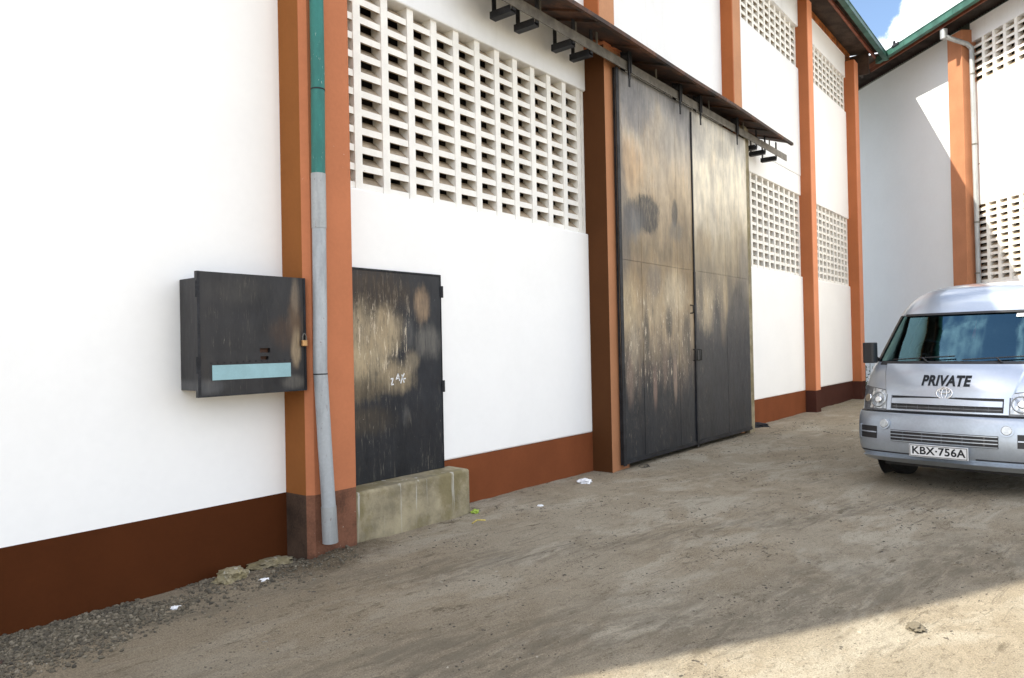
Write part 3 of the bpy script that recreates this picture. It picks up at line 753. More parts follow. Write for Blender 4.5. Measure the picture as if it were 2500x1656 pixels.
# ------------------------------------------------------------------ meter box + padlock
BX = thing('meter_box', 'black steel meter box with a pale blue strip on its door', 'metal box', (2.80, -.35, 1.39))
b = MB().box(2.80, 3.69, -.315, -.04, 1.42, 2.25)
b.build('case', M['box_black'], BX, bevel=.006)
def plate_with_holes(x0, x1, z0, z1, y, t, holes):
    xs = sorted({x0, x1, *[h[0] for h in holes], *[h[1] for h in holes]}); zs = sorted({z0, z1, *[h[2] for h in holes], *[h[3] for h in holes]})
    b = MB()
    for i in range(len(xs) - 1):
        for j in range(len(zs) - 1):
            cx, cz = (xs[i] + xs[i + 1]) / 2, (zs[j] + zs[j + 1]) / 2
            if any(h[0] < cx < h[1] and h[2] < cz < h[3] for h in holes): continue
            b.box(xs[i], xs[i + 1], y, y + t, zs[j], zs[j + 1])
    return b
dz = plate_with_holes(2.765, 3.695, 1.375, 2.29, -.350, .03, [(3.27, 3.36, 1.69, 1.725), (3.275, 3.345, 1.635, 1.662)])
door = dz.build('door', M['box_black'], BX)
MB().box(2.765, 2.785, -.358, -.350, 1.375, 2.29).box(3.675, 3.695, -.356, -.350, 1.375, 2.29).box(2.785, 3.675, -.356, -.350, 1.375, 1.385).build('rim', M['steel_black'], door)
MB().box(2.875, 3.545, -.353, -.3495, 1.495, 1.605).build('enamel_strip', M['strip_blue'], door)
MB().box(3.255, 3.375, -.318, -.316, 1.62, 1.74).build('rusty_backing', M['rust'], door)
for k in range(14): MB().disc((2.87 + .052 * k, -.350, 1.625 + random.uniform(-.004, .004)), (0, -1, 0), .006, .004, 8).build('rivet', M['steel_black'], door)
for z in (1.55, 2.1): MB().tube([(2.768, -.345, z), (2.768, -.345, z + .12)], .012, 10).build('hinge', M['steel_black'], door)
PL = thing('padlock', 'small brass padlock hanging on the black box edge', 'padlock', (3.665, -.375, 1.75))
MB().box(3.637, 3.687, -.388, -.366, 1.735, 1.785).build('body', M['brass'], PL, bevel=.005)
MB().tube([(3.645, -.377, 1.78), (3.645, -.377, 1.815), (3.652, -.377, 1.832), (3.662, -.377, 1.838), (3.672, -.377, 1.832), (3.679, -.377, 1.815), (3.679, -.377, 1.78)], .005, 8).build('shackle', M['rail'], PL)

# ------------------------------------------------------------------ small door + step
SD = thing('steel_door', 'small scorched black steel door standing above the concrete step', 'door', (4.40, -.09, .45))
MB().box(4.20, 5.565, -.085, -.04, .455, 2.44).build('panel', M['door_small'], SD, bevel=.004)
MB().box(4.20, 5.572, -.092, -.037, 2.44, 2.456).box(5.565, 5.577, -.088, -.037, .455, 2.44).build('frame', M['steel_black'], SD)
for z in (2.22, 1.24):
    MB().tube([(5.585, -.088, z), (5.585, -.088, z + .12)], .017, 12).box(5.56, 5.59, -.094, -.086, z + .01, z + .11).build('hinge', M['steel_black'], SD)
b = MB()
def stroke(b, pts, w, y):
    for (x0, z0), (x1, z1) in zip(pts[:-1], pts[1:]):
        d = Vector((x1 - x0, 0, z1 - z0)); L = d.length; d.normalize(); nn = Vector((-d.z, 0, d.x))
        b.obox(Vector((x0, y, z0)) - nn * w / 2, d * L, nn * w, Vector((0, .002, 0)))
for pl in ([(4.855, 1.408), (4.888, 1.414), (4.862, 1.352), (4.893, 1.356)], [(4.925, 1.40), (4.952, 1.455)], [(4.952, 1.455), (4.972, 1.385)], [(4.937, 1.408), (4.968, 1.414)],
           [(4.985, 1.36), (5.005, 1.412), (5.035, 1.455)], [(5.000, 1.445), (5.030, 1.365)], [(5.008, 1.40), (5.052, 1.405)]):
    stroke(b, pl, .012, -.0875)
b.build('chalk_lettering', M['whiteplast'], SD)
ST = MB()
ST.prism([(4.19, -.33, -.2), (4.19, -.33, .43), (4.19, -.315, .447), (4.19, -.04, .455), (4.19, -.04, -.2)], (1.50, 0, 0))
st = ST.build('concrete_step', M['concrete'], loc=(4.19, -.33, 0), bevel=.018)
tag(st, 'mossy concrete step below the small black steel door', 'step')

# ------------------------------------------------------------------ sliding gate leaves
def gate_leaf(x0, x1, mat, label, seams, edge_left):
    t = thing('gate_leaf', label, 'gate', (x0, -.40, .06), group='leaves of the sliding steel gate')
    cols = [x0 + .002] + [x0 + s for s in seams] + [x1 - .002]
    b = MB()
    for i in range(len(cols) - 1):      # sheets butted edge to edge, very slightly out of plane
        for z0, z1 in ((.06, 2.853), (2.857, 5.46)):
            q = random.uniform(-.003, .003)
            b.box(cols[i] + .002, cols[i + 1] - .002, -.400 + q, -.385, z0, z1)
    b.build('panel', mat, t)
    MB().box(x0, x1, -.384, -.352, .06, 5.46).build('backing', M['steel_black'], t)
    MB().box(x0 + .004, x1 - .004, -.414, -.4035, .075, .125).box(x0 + .004, x1 - .004, -.43, -.414, .075, .082).build('bottom_rail', M['steel_black'], t)
    return t
GL = gate_leaf(8.745, 11.10, M['gate_a'], 'gate leaf streaked tan and black, beside the dark brown jamb', [.62, 1.15, 1.78], True)
MB().box(8.725, 8.800, -.418, -.4045, .05, 5.46).build('edge_angle', M['steel_black'], GL)
MB().box(11.075, 11.125, -.425, -.4045, .03, 2.83).box(11.085, 11.118, -.422, -.4045, 2.83, 5.4).build('meeting_bar', M['steel_black'], GL)
GR = gate_leaf(11.13, 13.51, M['gate_b'], 'paler gate leaf, beige above and navy below, beside the lattice bay', [.75, 1.30, 1.85], False)
def loop_handle(par, x, z, w=.08, h=.17):
    MB().tube([(x, -.40, z - h / 2), (x, -.45, z - h / 2 + .01), (x, -.45, z + h / 2 - .01), (x, -.40, z + h / 2)], .009, 8).tube([(x + w, -.40, z - h / 2), (x + w, -.45, z - h / 2 + .01), (x + w, -.45, z + h / 2 - .01), (x + w, -.40, z + h / 2)], .009, 8).build('handle', M['wire'], par)
loop_handle(GL, 10.95, 2.23, .05, .13)
loop_handle(GL, 11.02, 1.50, .05, .18)
loop_handle(GR, 11.17, 1.50, .06, .18)
for par, xx in ((GL, 8.96), (GL, 10.55), (GR, 11.30), (GR, 12.87)):
    h = MB().box(xx - .04, xx - .012, -.515, -.50, 5.36, 5.70).box(xx + .012, xx + .04, -.515, -.50, 5.42, 5.70).box(xx - .03, xx + .03, -.50, -.49, 5.33, 5.70).box(xx - .055, xx + .055, -.40, -.392, 5.47, 5.72).box(xx - .018, xx + .018, -.50, -.488, 5.22, 5.33).build('hanger', M['steel_black'], par)
    MB().disc((xx, -.49, 5.635), (0, 1, 0), .062, .08, 18).build('roller', M['steel_black'], h)

# track, brackets, canopy
TK = thing('gate_track', 'grey steel track carrying the sliding gate on black arms', 'track', (6.2, -.47, 5.45))
MB().box(5.9, 15.66, -.478, -.462, 5.445, 5.57).build('rail', M['rail'], TK)
for xx, dz in ((6.44, .06), (6.88, .06), (7.64, .06), (8.05, .06), (13.95, .03), (14.42, .03), (15.07, .03)):
    MB().box(xx - .05, xx + .05, -.445, -.15, 5.33 + dz, 5.34 + dz).box(xx - .05, xx - .042, -.445, -.15, 5.34 + dz, 5.41 + dz).box(xx + .042, xx + .05, -.445, -.15, 5.34 + dz, 5.41 + dz).box(xx - .042, xx + .042, -.16, -.15, 5.34 + dz, 5.40 + dz).box(xx - .03, xx + .03, -.461, -.445, 5.36 + dz, 5.72).box(xx - .035, xx + .035, -.18, -.17, 5.34 + dz, 5.815).build('arm', M['steel_black'], TK)
CN = thing('canopy', 'rusty sheet-metal canopy above the gate track', 'canopy', (6.0, -.4, 5.7))
def cz(x, y):
    s = 5.885 + .33 * y + .006 * math.sin(x * 1.7)
    if x > 12.0: s -= .035 * ((x - 12) / 3) ** 2 * (-y)
    return s
b = MB(); NXc = 60
xs_ = [5.8 + (15.02 - 5.8) * i / NXc for i in range(NXc + 1)]
ysn = [0.0, -.2, -.4, -.6, -.80]
vs = [(x + (.12 * y if i == NXc else 0), y, cz(x, y)) for y in ysn for i, x in enumerate(xs_)]
fs = [(j * (NXc + 1) + i, j * (NXc + 1) + i + 1, (j + 1) * (NXc + 1) + i + 1, (j + 1) * (NXc + 1) + i) for j in range(4) for i in range(NXc)]
b.add(vs, fs); b.add([(x, y, z + .006) for x, y, z in vs], fs)
b.build('sheet', M['rust'], CN)
b = MB()
for i in range(NXc):
    xa, xb = xs_[i], xs_[i + 1]
    b.obox((xa, -.815, cz(xa, -.8) - .012), (xb - xa, 0, cz(xb, -.8) - cz(xa, -.8)), (0, .014, 0), (0, 0, .05))
    b.obox((xa, -.80, cz(xa, -.8) - .012), (xb - xa, 0, cz(xb, -.8) - cz(xa, -.8)), (0, .035, 0), (0, 0, .006))
b.build('edge_trim', M['rust'], CN)
for xx in (6.6, 7.30, 7.68, 8.72, 9.50, 10.5, 11.3, 12.1, 13.0, 13.7, 14.4):
    b = MB(); b.obox((xx, -.79, cz(xx, -.79) - .03), (.03, 0, 0), (0, .78, .257), (0, 0, .026)); b.build('rib', M['rust'], CN)
for xx in (6.95, 7.7, 8.2, 9.85, 11.75, 13.3, 14.7):
    MB().box(xx - .015, xx + .015, -.455, -.44, 5.5, cz(xx, -.45)).build('strut', M['rail'], CN)

# ------------------------------------------------------------------ van
VA = R(170.0)
VAN = thing('van', 'silver high-roof van parked nose-first in the yard, marked PRIVATE', 'van', (9.14, -4.09, 0), VA)
PROF = [  # z, front x, half width, corner length
    (.32, -.13, .87, .25), (.36, -.04, .925, .26), (.44, -.01, .955, .27), (.55, .0, .97, .28), (.70, -.01, .975, .29), (.79, -.03, .975, .29), (.845, -.06, .97, .29),
    (.86, -.10, .955, .29), (.95, -.12, .955, .30), (1.05, -.15, .955, .31), (1.15, -.19, .95, .32), (1.25, -.25, .945, .33), (1.34, -.32, .935, .34), (1.42, -.41, .92, .34),
    (1.56, -.545, .90, .34), (1.70, -.68, .875, .335), (1.84, -.81, .85, .325), (1.98, -.945, .82, .31),
    (2.05, -1.02, .80, .31), (2.14, -1.12, .765, .33), (2.22, -1.23, .715, .36), (2.29, -1.37, .64, .40), (2.34, -1.55, .54, .42), (2.37, -1.78, .42, .42), (2.385, -2.1, .28, .40)]
PZ = np.array([p[0] for p in PROF]); PXF = np.array([p[1] for p in PROF]); PW = np.array([p[2] for p in PROF]); PA = np.array([p[3] for p in PROF])
NEXP = 2.6
def vsec(z): return float(np.interp(z, PZ, PXF)), float(np.interp(z, PZ, PW)), float(np.interp(z, PZ, PA))
def vfront(y, z):
    x, w, a = vsec(z); q = min(.9999, abs(y) / w)
    return x - a * (1 - (1 - q ** NEXP) ** (1 / NEXP))
def vsurf(y, z, off=0.0):
    e = .012
    p = Vector((vfront(y, z), y, z))
    dy = Vector((vfront(y + e, z) - vfront(y - e, z), 2 * e, 0)); dz = Vector((vfront(y, z + e) - vfront(y, z - e), 0, 2 * e))
    n_ = dy.cross(dz); n_.normalize()
    if n_.x < 0: n_ = -n_
    return p + n_ * off
# grid
TH = [math.radians(a) for a in (0, 8, 16, 24, 32, 39, 46, 52, 58, 63, 68, 73, 78, 82, 86, 90)]
SIDE = [-1.15, -1.35, -2.25, -2.35, -3.35, -3.45, -4.55, -4.85]
rows = []
for z0, z1 in zip(PZ[:-1], PZ[1:]):
    k = 2 if z1 - z0 > .03 else 1
    rows += [z0 + (z1 - z0) * i / k for i in range(k)]
rows.append(PZ[-1])
def vrow(z):
    x, w, a = vsec(z); half = []
    for t in TH:
        half.append((x - a * (1 - math.cos(t) ** (2 / NEXP)), w * math.sin(t) ** (2 / NEXP)))
    xe = x - a
    for sx in SIDE: half.append((min(xe - .05, sx) if sx > -2 else sx, w))
    return half
NH = len(TH) + len(SIDE); NC = 2 * NH - 1
V = []
for z in rows:
    h = vrow(z)
    V += [(x, -y, z) for x, y in reversed(h[1:])] + [(x, y, z) for x, y in h]
IW = 10   # windscreen edge column (angle index)
zi = [i for i, z in enumerate(rows) if 1.42 - 1e-6 <= z < 1.98 - 1e-6]
body, glass, sidew = [], [], []
for j in range(len(rows) - 1):
    for c in range(NC - 1):
        f = (j * NC + c, j * NC + c + 1, (j + 1) * NC + c + 1, (j + 1) * NC + c)
        k0 = c - (NH - 1); q = k0 if k0 >= 0 else -k0 - 1       # column offset from the middle
        if j in zi and q < IW: glass.append(f)
        elif j in zi and q >= len(TH) and (q - len(TH)) in (1, 3, 5): sidew.append(f)
        else: body.append(f)
top = tuple((len(rows) - 1) * NC + c for c in range(NC)); bot = tuple(range(NC))[::-1]
rear = [((j + 1) * NC, (j + 1) * NC + NC - 1, j * NC + NC - 1, j * NC) for j in range(len(rows) - 1)]
def sub(faces, name, mats, smooth=True, shift=0.0, mi=None):
    used = sorted({i for f in faces for i in f}); mp = {o: n for n, o in enumerate(used)}
    vv = [V[i] for i in used]
    if shift: vv = [(x - shift * .7, y, z - shift * .7) for x, y, z in vv]
    b = MB(); b.add(vv, [tuple(mp[i] for i in f) for f in faces], mi if mi else 0, smooth)
    return b.build(name, mats, VAN)
nb = len(body)
mids = [1 if max(V[i][2] for i in f) <= .861 else 0 for f in body] + [0, 2] + [0] * len(rear)
sub(body + [top, bot] + rear, 'body', [M['silver'], M['bumper'], M['black']], True, 0, mids)
sub(glass, 'windscreen', M['glass'], True, .008)
for s in (-1, 1):
    sub([f for f in sidew if sum(V[i][1] for i in f) * s > 0], 'side_window', M['dark_glass'], True, 0.0)
def patch(b, y0, y1, z0, z1, off, ny=10, nz=2, mi=0, thick=.0, f=None):
    """patch that hugs the nose; f(u,v)->(y,z) optional warp"""
    vs = []
    for j in range(nz + 1):
        for i in range(ny + 1):
            u, v = i / ny, j / nz
            y, z = f(u, v) if f else (y0 + (y1 - y0) * u, z0 + (z1 - z0) * v)
            vs.append(vsurf(y, z, off))
    fs = [(j * (ny + 1) + i, j * (ny + 1) + i + 1, (j + 1) * (ny + 1) + i + 1, (j + 1) * (ny + 1) + i) for j in range(nz) for i in range(ny)]
    b.add(vs, fs, mi, True)
    return b
def bar(b, y0, y1, z0, z1, off0, off1, ny=10, f=None):
    """closed bar standing off the nose between off0 and off1"""
    A, B = [], []
    for i in range(ny + 1):
        u = i / ny; y = y0 + (y1 - y0) * u
        za, zb = (f(u) if f else (z0, z1))
        A.append([vsurf(y, za, off0), vsurf(y, za, off1), vsurf(y, zb, off1), vsurf(y, zb, off0)])
    vs = [p for r_ in A for p in r_]
    fs = [(i * 4 + k, i * 4 + (k + 1) % 4, (i + 1) * 4 + (k + 1) % 4, (i + 1) * 4 + k) for i in range(ny) for k in range(4)]
    fs += [(0, 1, 2, 3), (ny * 4 + 3, ny * 4 + 2, ny * 4 + 1, ny * 4)]
    b.add(vs, fs); return b
# black windscreen surround
b = MB(); bar(b, -.80, .80, 1.385, 1.425, .001, .008, 24); bar(b, -.70, .70, 1.965, 1.99, .001, .007, 20)
for s in (-1, 1):
    for za, zb in ((1.42, 1.56), (1.56, 1.70), (1.70, 1.84), (1.84, 1.98)):
        ya = s * vsec(za)[1] * math.sin(TH[IW]) ** (2 / NEXP); yb = s * vsec(zb)[1] * math.sin(TH[IW]) ** (2 / NEXP)
        b.add([vsurf(ya - s * .03, za, .004), vsurf(ya + s * .012, za, .004), vsurf(yb + s * .012, zb, .004), vsurf(yb - s * .03, zb, .004)], [(0, 1, 2, 3)])
b.build('windscreen_seal', M['black'], VAN)
# headlights
for s in (-1, 1):
    b = MB()
    patch(b, 0, 0, 0, 0, .006, 8, 3, f=lambda u, v: (s * (.60 + (.335 - .03 * (1 - v)) * u), .875 + v * (.225 + .045 * u) - .015 * (1 - u) * (1 - v)))
    hl = b.build('headlight', M['lamp_dark'], VAN)
    b = MB(); patch(b, 0, 0, 0, 0, .011, 8, 4, f=lambda u, v: (s * (.612 + .20 * u - .02 * v * u), .888 + v * (.20 + .03 * u)))
    b.build('lens', M['lamp_cells'], hl)
    b = MB(); c0 = vsurf(s * .705, .985, .004); n0 = (vsurf(s * .705, .985, .1) - c0).normalized()
    b.tube([c0 + n0 * .006, c0 + n0 * .02, c0 + n0 * .024], [.092, .092, .084], 24, cap=False)
    b.build('reflector', M['lamp_glass'], hl)
    b = MB(); b.tube([c0 + n0 * .024, c0 + n0 * .030], [.040, .032], 14); b.build('bulb_shade', M['chrome'], hl)
    b = MB(); c1 = vsurf(s * .855, 1.0, .004); n1 = (vsurf(s * .855, 1.0, .1) - c1).normalized()
    b.tube([c1 + n1 * .002, c1 + n1 * .010], [.05, .045], 16); b.build('indicator', M['chrome'], hl)
# bonnet: raised middle panel with rolled edges
b = MB(); NB, NV = 18, 8; rows_ = []
for j in range(NV + 1):
    v_ = j / NV; z_ = 1.052 + (1.388 - 1.052) * v_; hw = .615 + .085 * v_
    ring_ = []
    for i in range(-NB // 2, NB // 2 + 1):
        y_ = hw * i / (NB / 2); zz_ = z_ - (.022 * (1 - v_) * max(0, 1 - abs(y_) / .22) if abs(y_) < .22 else 0)
        ring_.append(vsurf(y_, zz_, .016 if 0 < v_ else .012))
    rows_.append([vsurf(-hw - .018, z_, .001)] + ring_ + [vsurf(hw + .018, z_, .001)])
vs = [p for r_ in rows_ for p in r_]; W_ = NB + 3
b.add(vs, [(j * W_ + i, j * W_ + i + 1, (j + 1) * W_ + i + 1, (j + 1) * W_ + i) for j in range(NV) for i in range(1, W_ - 2)], 0, True)
b.add(vs, [(j * W_ + i, j * W_ + i + 1, (j + 1) * W_ + i + 1, (j + 1) * W_ + i) for j in range(NV) for i in (0, W_ - 2)], 0, False)
lo_ = [vsurf(-.633 + 1.266 * i / (W_ - 1), 1.046, .001) for i in range(W_)]
b.add(rows_[0] + lo_, [(i, i + 1, W_ + i + 1, W_ + i) for i in range(W_ - 1)], 0, False)
b.build('bonnet', M['silver'], VAN)
# upper grille
b = MB(); patch(b, -.565, .565, .885, 1.045, .004, 16, 3); gr = b.build('grille', M['black'], VAN)
b = MB()
bar(b, -.545, -.03, 0, 0, .004, .03, 10, f=lambda u: (.952 - .0, 1.008 + .014 * math.sin(u * 1.57)))
bar(b, .03, .545, 0, 0, .004, .03, 10, f=lambda u: (.952, 1.022 - .014 * math.sin(u * 1.57)))
bar(b, -.03, .03, .952, 1.03, .004, .034, 2)
b.build('grille_bar', M['silver'], gr)
b = MB(); bar(b, -.60, .60, .868, .892, .003, .022, 16)
for s in (-1, 1): bar(b, s * .60, s * .555, .89, 1.055, .003, .022, 3)
bar(b, -.565, -.12, 0, 0, .003, .02, 8, f=lambda u: (1.040 - .0 * u, 1.056)); bar(b, .12, .565, 0, 0, .003, .02, 8, f=lambda u: (1.040, 1.056))
b.build('grille_surround', M['silver'], gr)
b = MB()
for i in range(9): bar(b, -.50 + i * .115, -.496 + i * .115, .90, .95, .004, .010, 1)
bar(b, -.54, .54, .918, .926, .004, .010, 12)
b.build('grille_mesh', M['lamp_dark'], gr)
# emblem: three ovals
b = MB()
def oval(cy, czz, ry, rz, tub, off):
    b.tube([vsurf(cy + ry * math.cos(a), czz + rz * math.sin(a), off) for a in [2 * math.pi * i / 28 for i in range(29)]], tub, 8, cap=False)
oval(0, 1.078, .078, .058, .008, .026); oval(0, 1.078, .026, .052, .006, .028); oval(0, 1.098, .054, .022, .006, .028)
b.build('emblem', M['chrome'], VAN)
# lower grille
b = MB(); patch(b, -.53, .53, .535, .665, .003, 16, 3); lg = b.build('lower_grille', M['black'], VAN)
b = MB()
for z in (.542, .578, .614, .650):
    b = MB(); bar(b, -.525, .525, z, z + .009, .003, .018, 14); b.build('grille_bar', M['silver'], lg)
for y in (-.40, -.2, .0, .2, .40):
    b = MB(); bar(b, y, y + .012, .54, .66, .003, .012, 1); b.build('grille_rib', M['lamp_dark'], lg)
for s in (-1, 1):
    b = MB(); patch(b, s * .69, s * .905, .55, .69, .003, 6, 2); it = b.build('air_intake', M['black'], VAN)
    b = MB(); bar(b, s * .695, s * .91, .615, .628, .003, .018, 6); bar(b, s * .895, s * .912, .545, .70, .003, .014, 2); b.build('intake_trim', M['silver'], it)
    c0 = vsurf(s * .60, .725, .0); n0 = (vsurf(s * .60, .725, .1) - c0).normalized()
    b = MB(); b.tube([c0 + n0 * .002, c0 + n0 * .018], .066, 20); fl = b.build('fog_light', M['bumper'], VAN)
    b = MB(); b.tube([c0 + n0 * .018, c0 + n0 * .026], [.050, .044], 18); b.build('lens', M['lamp_glass'], fl)
# bumper seams and hood gaps
b = MB(); bar(b, -.93, .93, .850, .862, .0005, .009, 30); bar(b, -.93, -.32, .398, .410, .0, .008, 14); bar(b, .32, .93, .398, .410, .0, .008, 14)
b.build('panel_gap', M['black'], VAN)
b = MB(); bar(b, -.86, .86, .325, .37, .0, .045, 22); b.build('lip_spoiler', M['bumper'], VAN)
# text
def text_mesh(body_, size, bold=0.0, shear=0.0, space=1.0):
    cu = bpy.data.curves.new('lettering_curve', 'FONT'); cu.body = body_; cu.size = size; cu.align_x = 'CENTER'; cu.align_y = 'CENTER'
    cu.offset = bold; cu.shear = shear; cu.space_character = space; cu.resolution_u = 4
    o = bpy.data.objects.new('lettering_curve', cu); COL.objects.link(o)
    dg = bpy.context.evaluated_depsgraph_get(); me = bpy.data.meshes.new_from_object(o.evaluated_get(dg))
    vs = [v.co.copy() for v in me.vertices]; fs = [tuple(p.vertices) for p in me.polygons]
    bpy.data.objects.remove(o); bpy.data.curves.remove(cu); bpy.data.meshes.remove(me)
    return vs, fs
vs_, fs_ = text_mesh('PRIVATE', .150, .0062, .10, 1.06)
wid = max(v.x for v in vs_) - min(v.x for v in vs_); kx = .488 / wid; ky = .115 / (max(v.y for v in vs_) - min(v.y for v in vs_))
MB().add([vsurf(-.008 + v.x * kx, 1.205 + v.y * ky, .0205) for v in vs_], fs_).build('lettering', M['letter'], VAN)
pb = MB(); pb.box(.045, .060, -.305, .275, .395, .53); plate = pb.build('number_plate', M['whiteplast'], VAN, bevel=.004)
plate_y = -.015
b = MB()
for (y0, y1, z0, z1) in ((-.298, .268, .517, .523), (-.298, .268, .402, .408), (-.298, -.292, .408, .517), (.262, .268, .408, .517)): b.box(.0602, .0615, y0, y1, z0, z1)
vs_, fs_ = text_mesh('KBX\u00b7756A', .13, .0034, 0, 1.05)
wid = max(v.x for v in vs_) - min(v.x for v in vs_); kx = .525 / wid; ky = .088 / (max(v.y for v in vs_) - min(v.y for v in vs_))
b.add([(.0612, plate_y + v.x * kx, .4625 + v.y * ky) for v in vs_], fs_)
b.build('lettering', M['letter'], plate)
for y in (-.12, .05): MB().box(-.03, .045, y, y + .04, .43, .50).build('bracket', M['black'], plate)
# mirrors
for s in (-1, 1):
    b = MB(); q = []
    cx, cy, czm = -.58, s * .935, 1.53
    prof = [(0, -.05), (.012, -.068), (.10, -.072), (.125, -.05), (.125, .05), (.10, .068), (.012, .072), (0, .05)]
    b.prism([(cx + a, cy + k_, czm - .125) for a, k_ in prof], (0, 0, .25))
    mir = b.build('mirror', M['black'], VAN, bevel=.045)
    MB().tube([(cx + .03, cy - s * .05, czm - .06), (-.72, s * .88, 1.42)], .022, 10).build('stalk', M['black'], mir)
# wipers
for (ya, yb, zb_) in ((-.64, .02, 1.475), (.10, .74, 1.475)):
    b = MB(); b.tube([vsurf(yb * .6 + ya * .4, 1.405, .012), vsurf((ya + yb) / 2, 1.45, .03)], .009, 8)
    b.tube([vsurf(ya + (yb - ya) * i / 6, 1.435 + (zb_ - 1.435) * i / 6, .018) for i in range(7)], .007, 8)
    b.build('wiper', M['black'], VAN)
# cab
MB().box(-1.35, -.62, -.78, .78, 1.22, 1.36).box(-.9, -.66, -.7, .7, 1.36, 1.40).build('dashboard', M['black'], VAN, bevel=.03)
b = MB(); cwl = Vector((-1.02, -.40, 1.50)); e1 = Vector((0, 1, 0)); e2 = Vector((.55, 0, .83)).normalized()
b.tube([cwl + (e1 * math.cos(a) + e2 * math.sin(a)) * .19 for a in [2 * math.pi * i / 24 for i in range(25)]], .016, 8, cap=False)
b.tube([cwl - e1 * .19, cwl + e1 * .19], .014, 8); b.tube([cwl, cwl - e2 * .18], .014, 8); b.disc(cwl, e1.cross(e2), .05, .03, 14)
b.build('steering_wheel', M['black'], VAN)
for y in (-.42, .42):
    se = MB().prism([(-1.55, y - .24, .9), (-1.42, y - .24, .9), (-1.62, y - .22, 1.62), (-1.74, y - .22, 1.62)], (0, .46, 0)).box(-1.72, -1.62, y - .13, y + .11, 1.66, 1.84).build('seat', M['seat'], VAN, bevel=.04)
MB().box(-2.0, -1.96, -.8, .8, .5, 2.1).build('bulkhead', M['seat'], VAN)
b = MB().tube([vsurf(.10, 1.93, -.06), vsurf(.10, 1.84, -.10)], .004, 6).tube([vsurf(.10, 1.86, -.09), vsurf(.10, 1.76, -.11)], [.012, .02], 8); b.build('tassel', M['red'], VAN)
b = MB(); bar(b, .50, .64, 1.915, 1.95, .002, .004, 4); b.build('windscreen_sticker', M['paper'], VAN)
# wheels
for s in (-1, 1):
    for wx in (-1.08, -3.85):
        c = Vector((wx, s * .775, .33))
        b = MB(); b.tube([c + Vector((0, q, 0)) for q in (-.10, -.095, -.06, .06, .095, .10)], [.26, .315, .332, .332, .315, .26], 28)
        wl = b.build('wheel', M['tyre'], VAN)
        b = MB(); b.disc(c + Vector((0, s * .10, 0)), (0, s, 0), .20, .012, 24); b.disc(c + Vector((0, s * .112, 0)), (0, s, 0), .05, .02, 12); b.build('rim', M['rail'], wl)
        b = MB(); b.tube([Vector((wx, s * .949, .36)), Vector((wx, s * .957, .36))], .40, 28); b.build('wheel_arch', M['black'], VAN)
MB().box(-4.6, -.35, -.72, .72, .22, .318).build('underbody', M['black'], VAN)

# ------------------------------------------------------------------ litter and small things
def crumple(name, x, y, r, mat, label, cat, flat=.45, seed=1, group=None):
    bm = bmesh.new(); bmesh.ops.create_icosphere(bm, subdivisions=4, radius=1)
    for v in bm.verts:
        k = 1 + .55 * mnoise.noise(v.co * 2.1 + Vector((seed * 3.3, 0, 0))) + .3 * mnoise.noise(v.co * 5.3 + Vector((0, seed, 0)))
        v.co = Vector((v.co.x * r * k * 1.25, v.co.y * r * k, max(-.3, v.co.z) * r * (.7 + .3 * k) * flat))
    me = bpy.data.meshes.new(name); bm.to_mesh(me); bm.free(); me.materials.append(mat)
    o = new_obj(name, me, None, (x, y, ground_z(x, y) + r * flat * .25))
    return tag(o, label, cat, group)
crumple('crumpled_paper', 7.73, -.42, .075, M['paper'], 'crumpled white paper on the dirt near the dark brown jamb', 'litter', .6, 1)
crumple('paper_scrap', 6.36, -.73, .028, M['paper'], 'tiny white paper scrap alone on the dirt past the step', 'litter', .4, 2)
crumple('paper_scrap', 3.20, -.46, .032, M['paper'], 'white scrap on the gravel close to the pipe spout', 'litter', .35, 3)
crumple('paper_scrap', 2.53, -.44, .030, M['paper'], 'white scrap lying in the gravel below the meter box', 'litter', .35, 4)
crumple('tin_scrap', 1.46, -.50, .03, M['rust'], 'rusty scrap half buried in gravel at the corner of the view', 'litter', .5, 5)
crumple('rag', 14.6, -.10, .20, M['cloth'], 'black rag on the ground by the gate and chestnut band', 'rag', .28, 6)
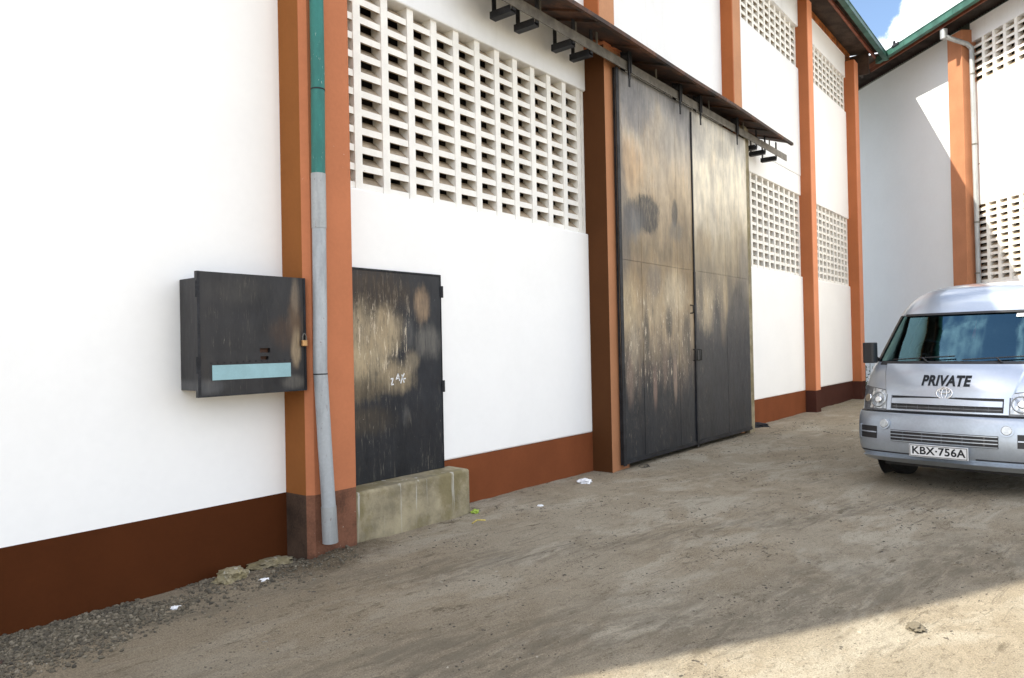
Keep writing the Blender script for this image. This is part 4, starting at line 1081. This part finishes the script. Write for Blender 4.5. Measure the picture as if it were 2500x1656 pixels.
crumple('lime', 5.72, -.37, .033, M['lime'], 'small green lime beside the concrete step', 'fruit', .95, .3)
crumple('concrete_rubble', 3.50, -.10, .14, M['concrete'], 'stained lump of broken concrete under the brown band by the pillar', 'rubble', .28, 8)
crumple('stone', 3.06, -.24, .085, M['concrete'], 'dark stump of stone against the brown band', 'stone', .9, 9)
crumple('stone', 4.85, -4.55, .045, M['gravel'], 'lone stone on the sunlit corner of the yard', 'stone', .6, 10)
tw = MB()
tw.tube([(5.28, -.72, .02), (5.36, -.71, .035), (5.44, -.745, .022)], .008, 7); tw.tube([(5.36, -.71, .034), (5.41, -.67, .02)], .006, 6)
tw = tw.build('stalk', M['twig'], loc=(5.36, -.71, 0)); tag(tw, 'yellow dry stalk on the dirt in front of the step', 'stalk')
wr = MB(); pts = []
for i in range(40):
    a = i * .42
    pts.append((9.10 + .16 * math.cos(a) * (1 - i / 70) + .004 * i, -.50 + .06 * math.sin(a * 1.13), ground_z(9.1, -.5) + .012 + .012 * math.sin(a * .7)))
wr.tube(pts, .004, 6); wr = wr.build('wire', M['wire'], loc=(9.1, -.5, 0)); tag(wr, 'tangle of thin black wire at the gate corner', 'wire')
# weeds in the gap behind the last pillar
wd = MB()
for i in range(1500):
    x = random.uniform(22.95, 24.3); y = random.uniform(-.45, .9); h = random.uniform(.02, 1.3) * (1 if y > -.2 else .35)
    c = Vector((x, y, h)); a = random.uniform(0, 6.3); L = random.uniform(.05, .12)
    d = Vector((math.cos(a), math.sin(a), random.uniform(-.3, .8))) * L; n_ = Vector((-math.sin(a), math.cos(a), 0)) * L * .3
    wd.add([c, c + d * .5 + n_, c + d, c + d * .5 - n_], [(0, 1, 2, 3)])
wdt = thing('weed_clump', 'weeds growing in the gap behind the last pillar', 'plant', (23.8, 0, 0))
wd.build('foliage', M['leaf'], wdt)
b = MB()
for i in range(26):
    x = random.uniform(23.0, 24.6); y = random.uniform(-.5, 1.1); b.tube([(x, y, 0), (x + random.uniform(-.1, .1), y, random.uniform(.4, 1.0))], .006, 5)
b.build('stem', M['leaf'], wdt)
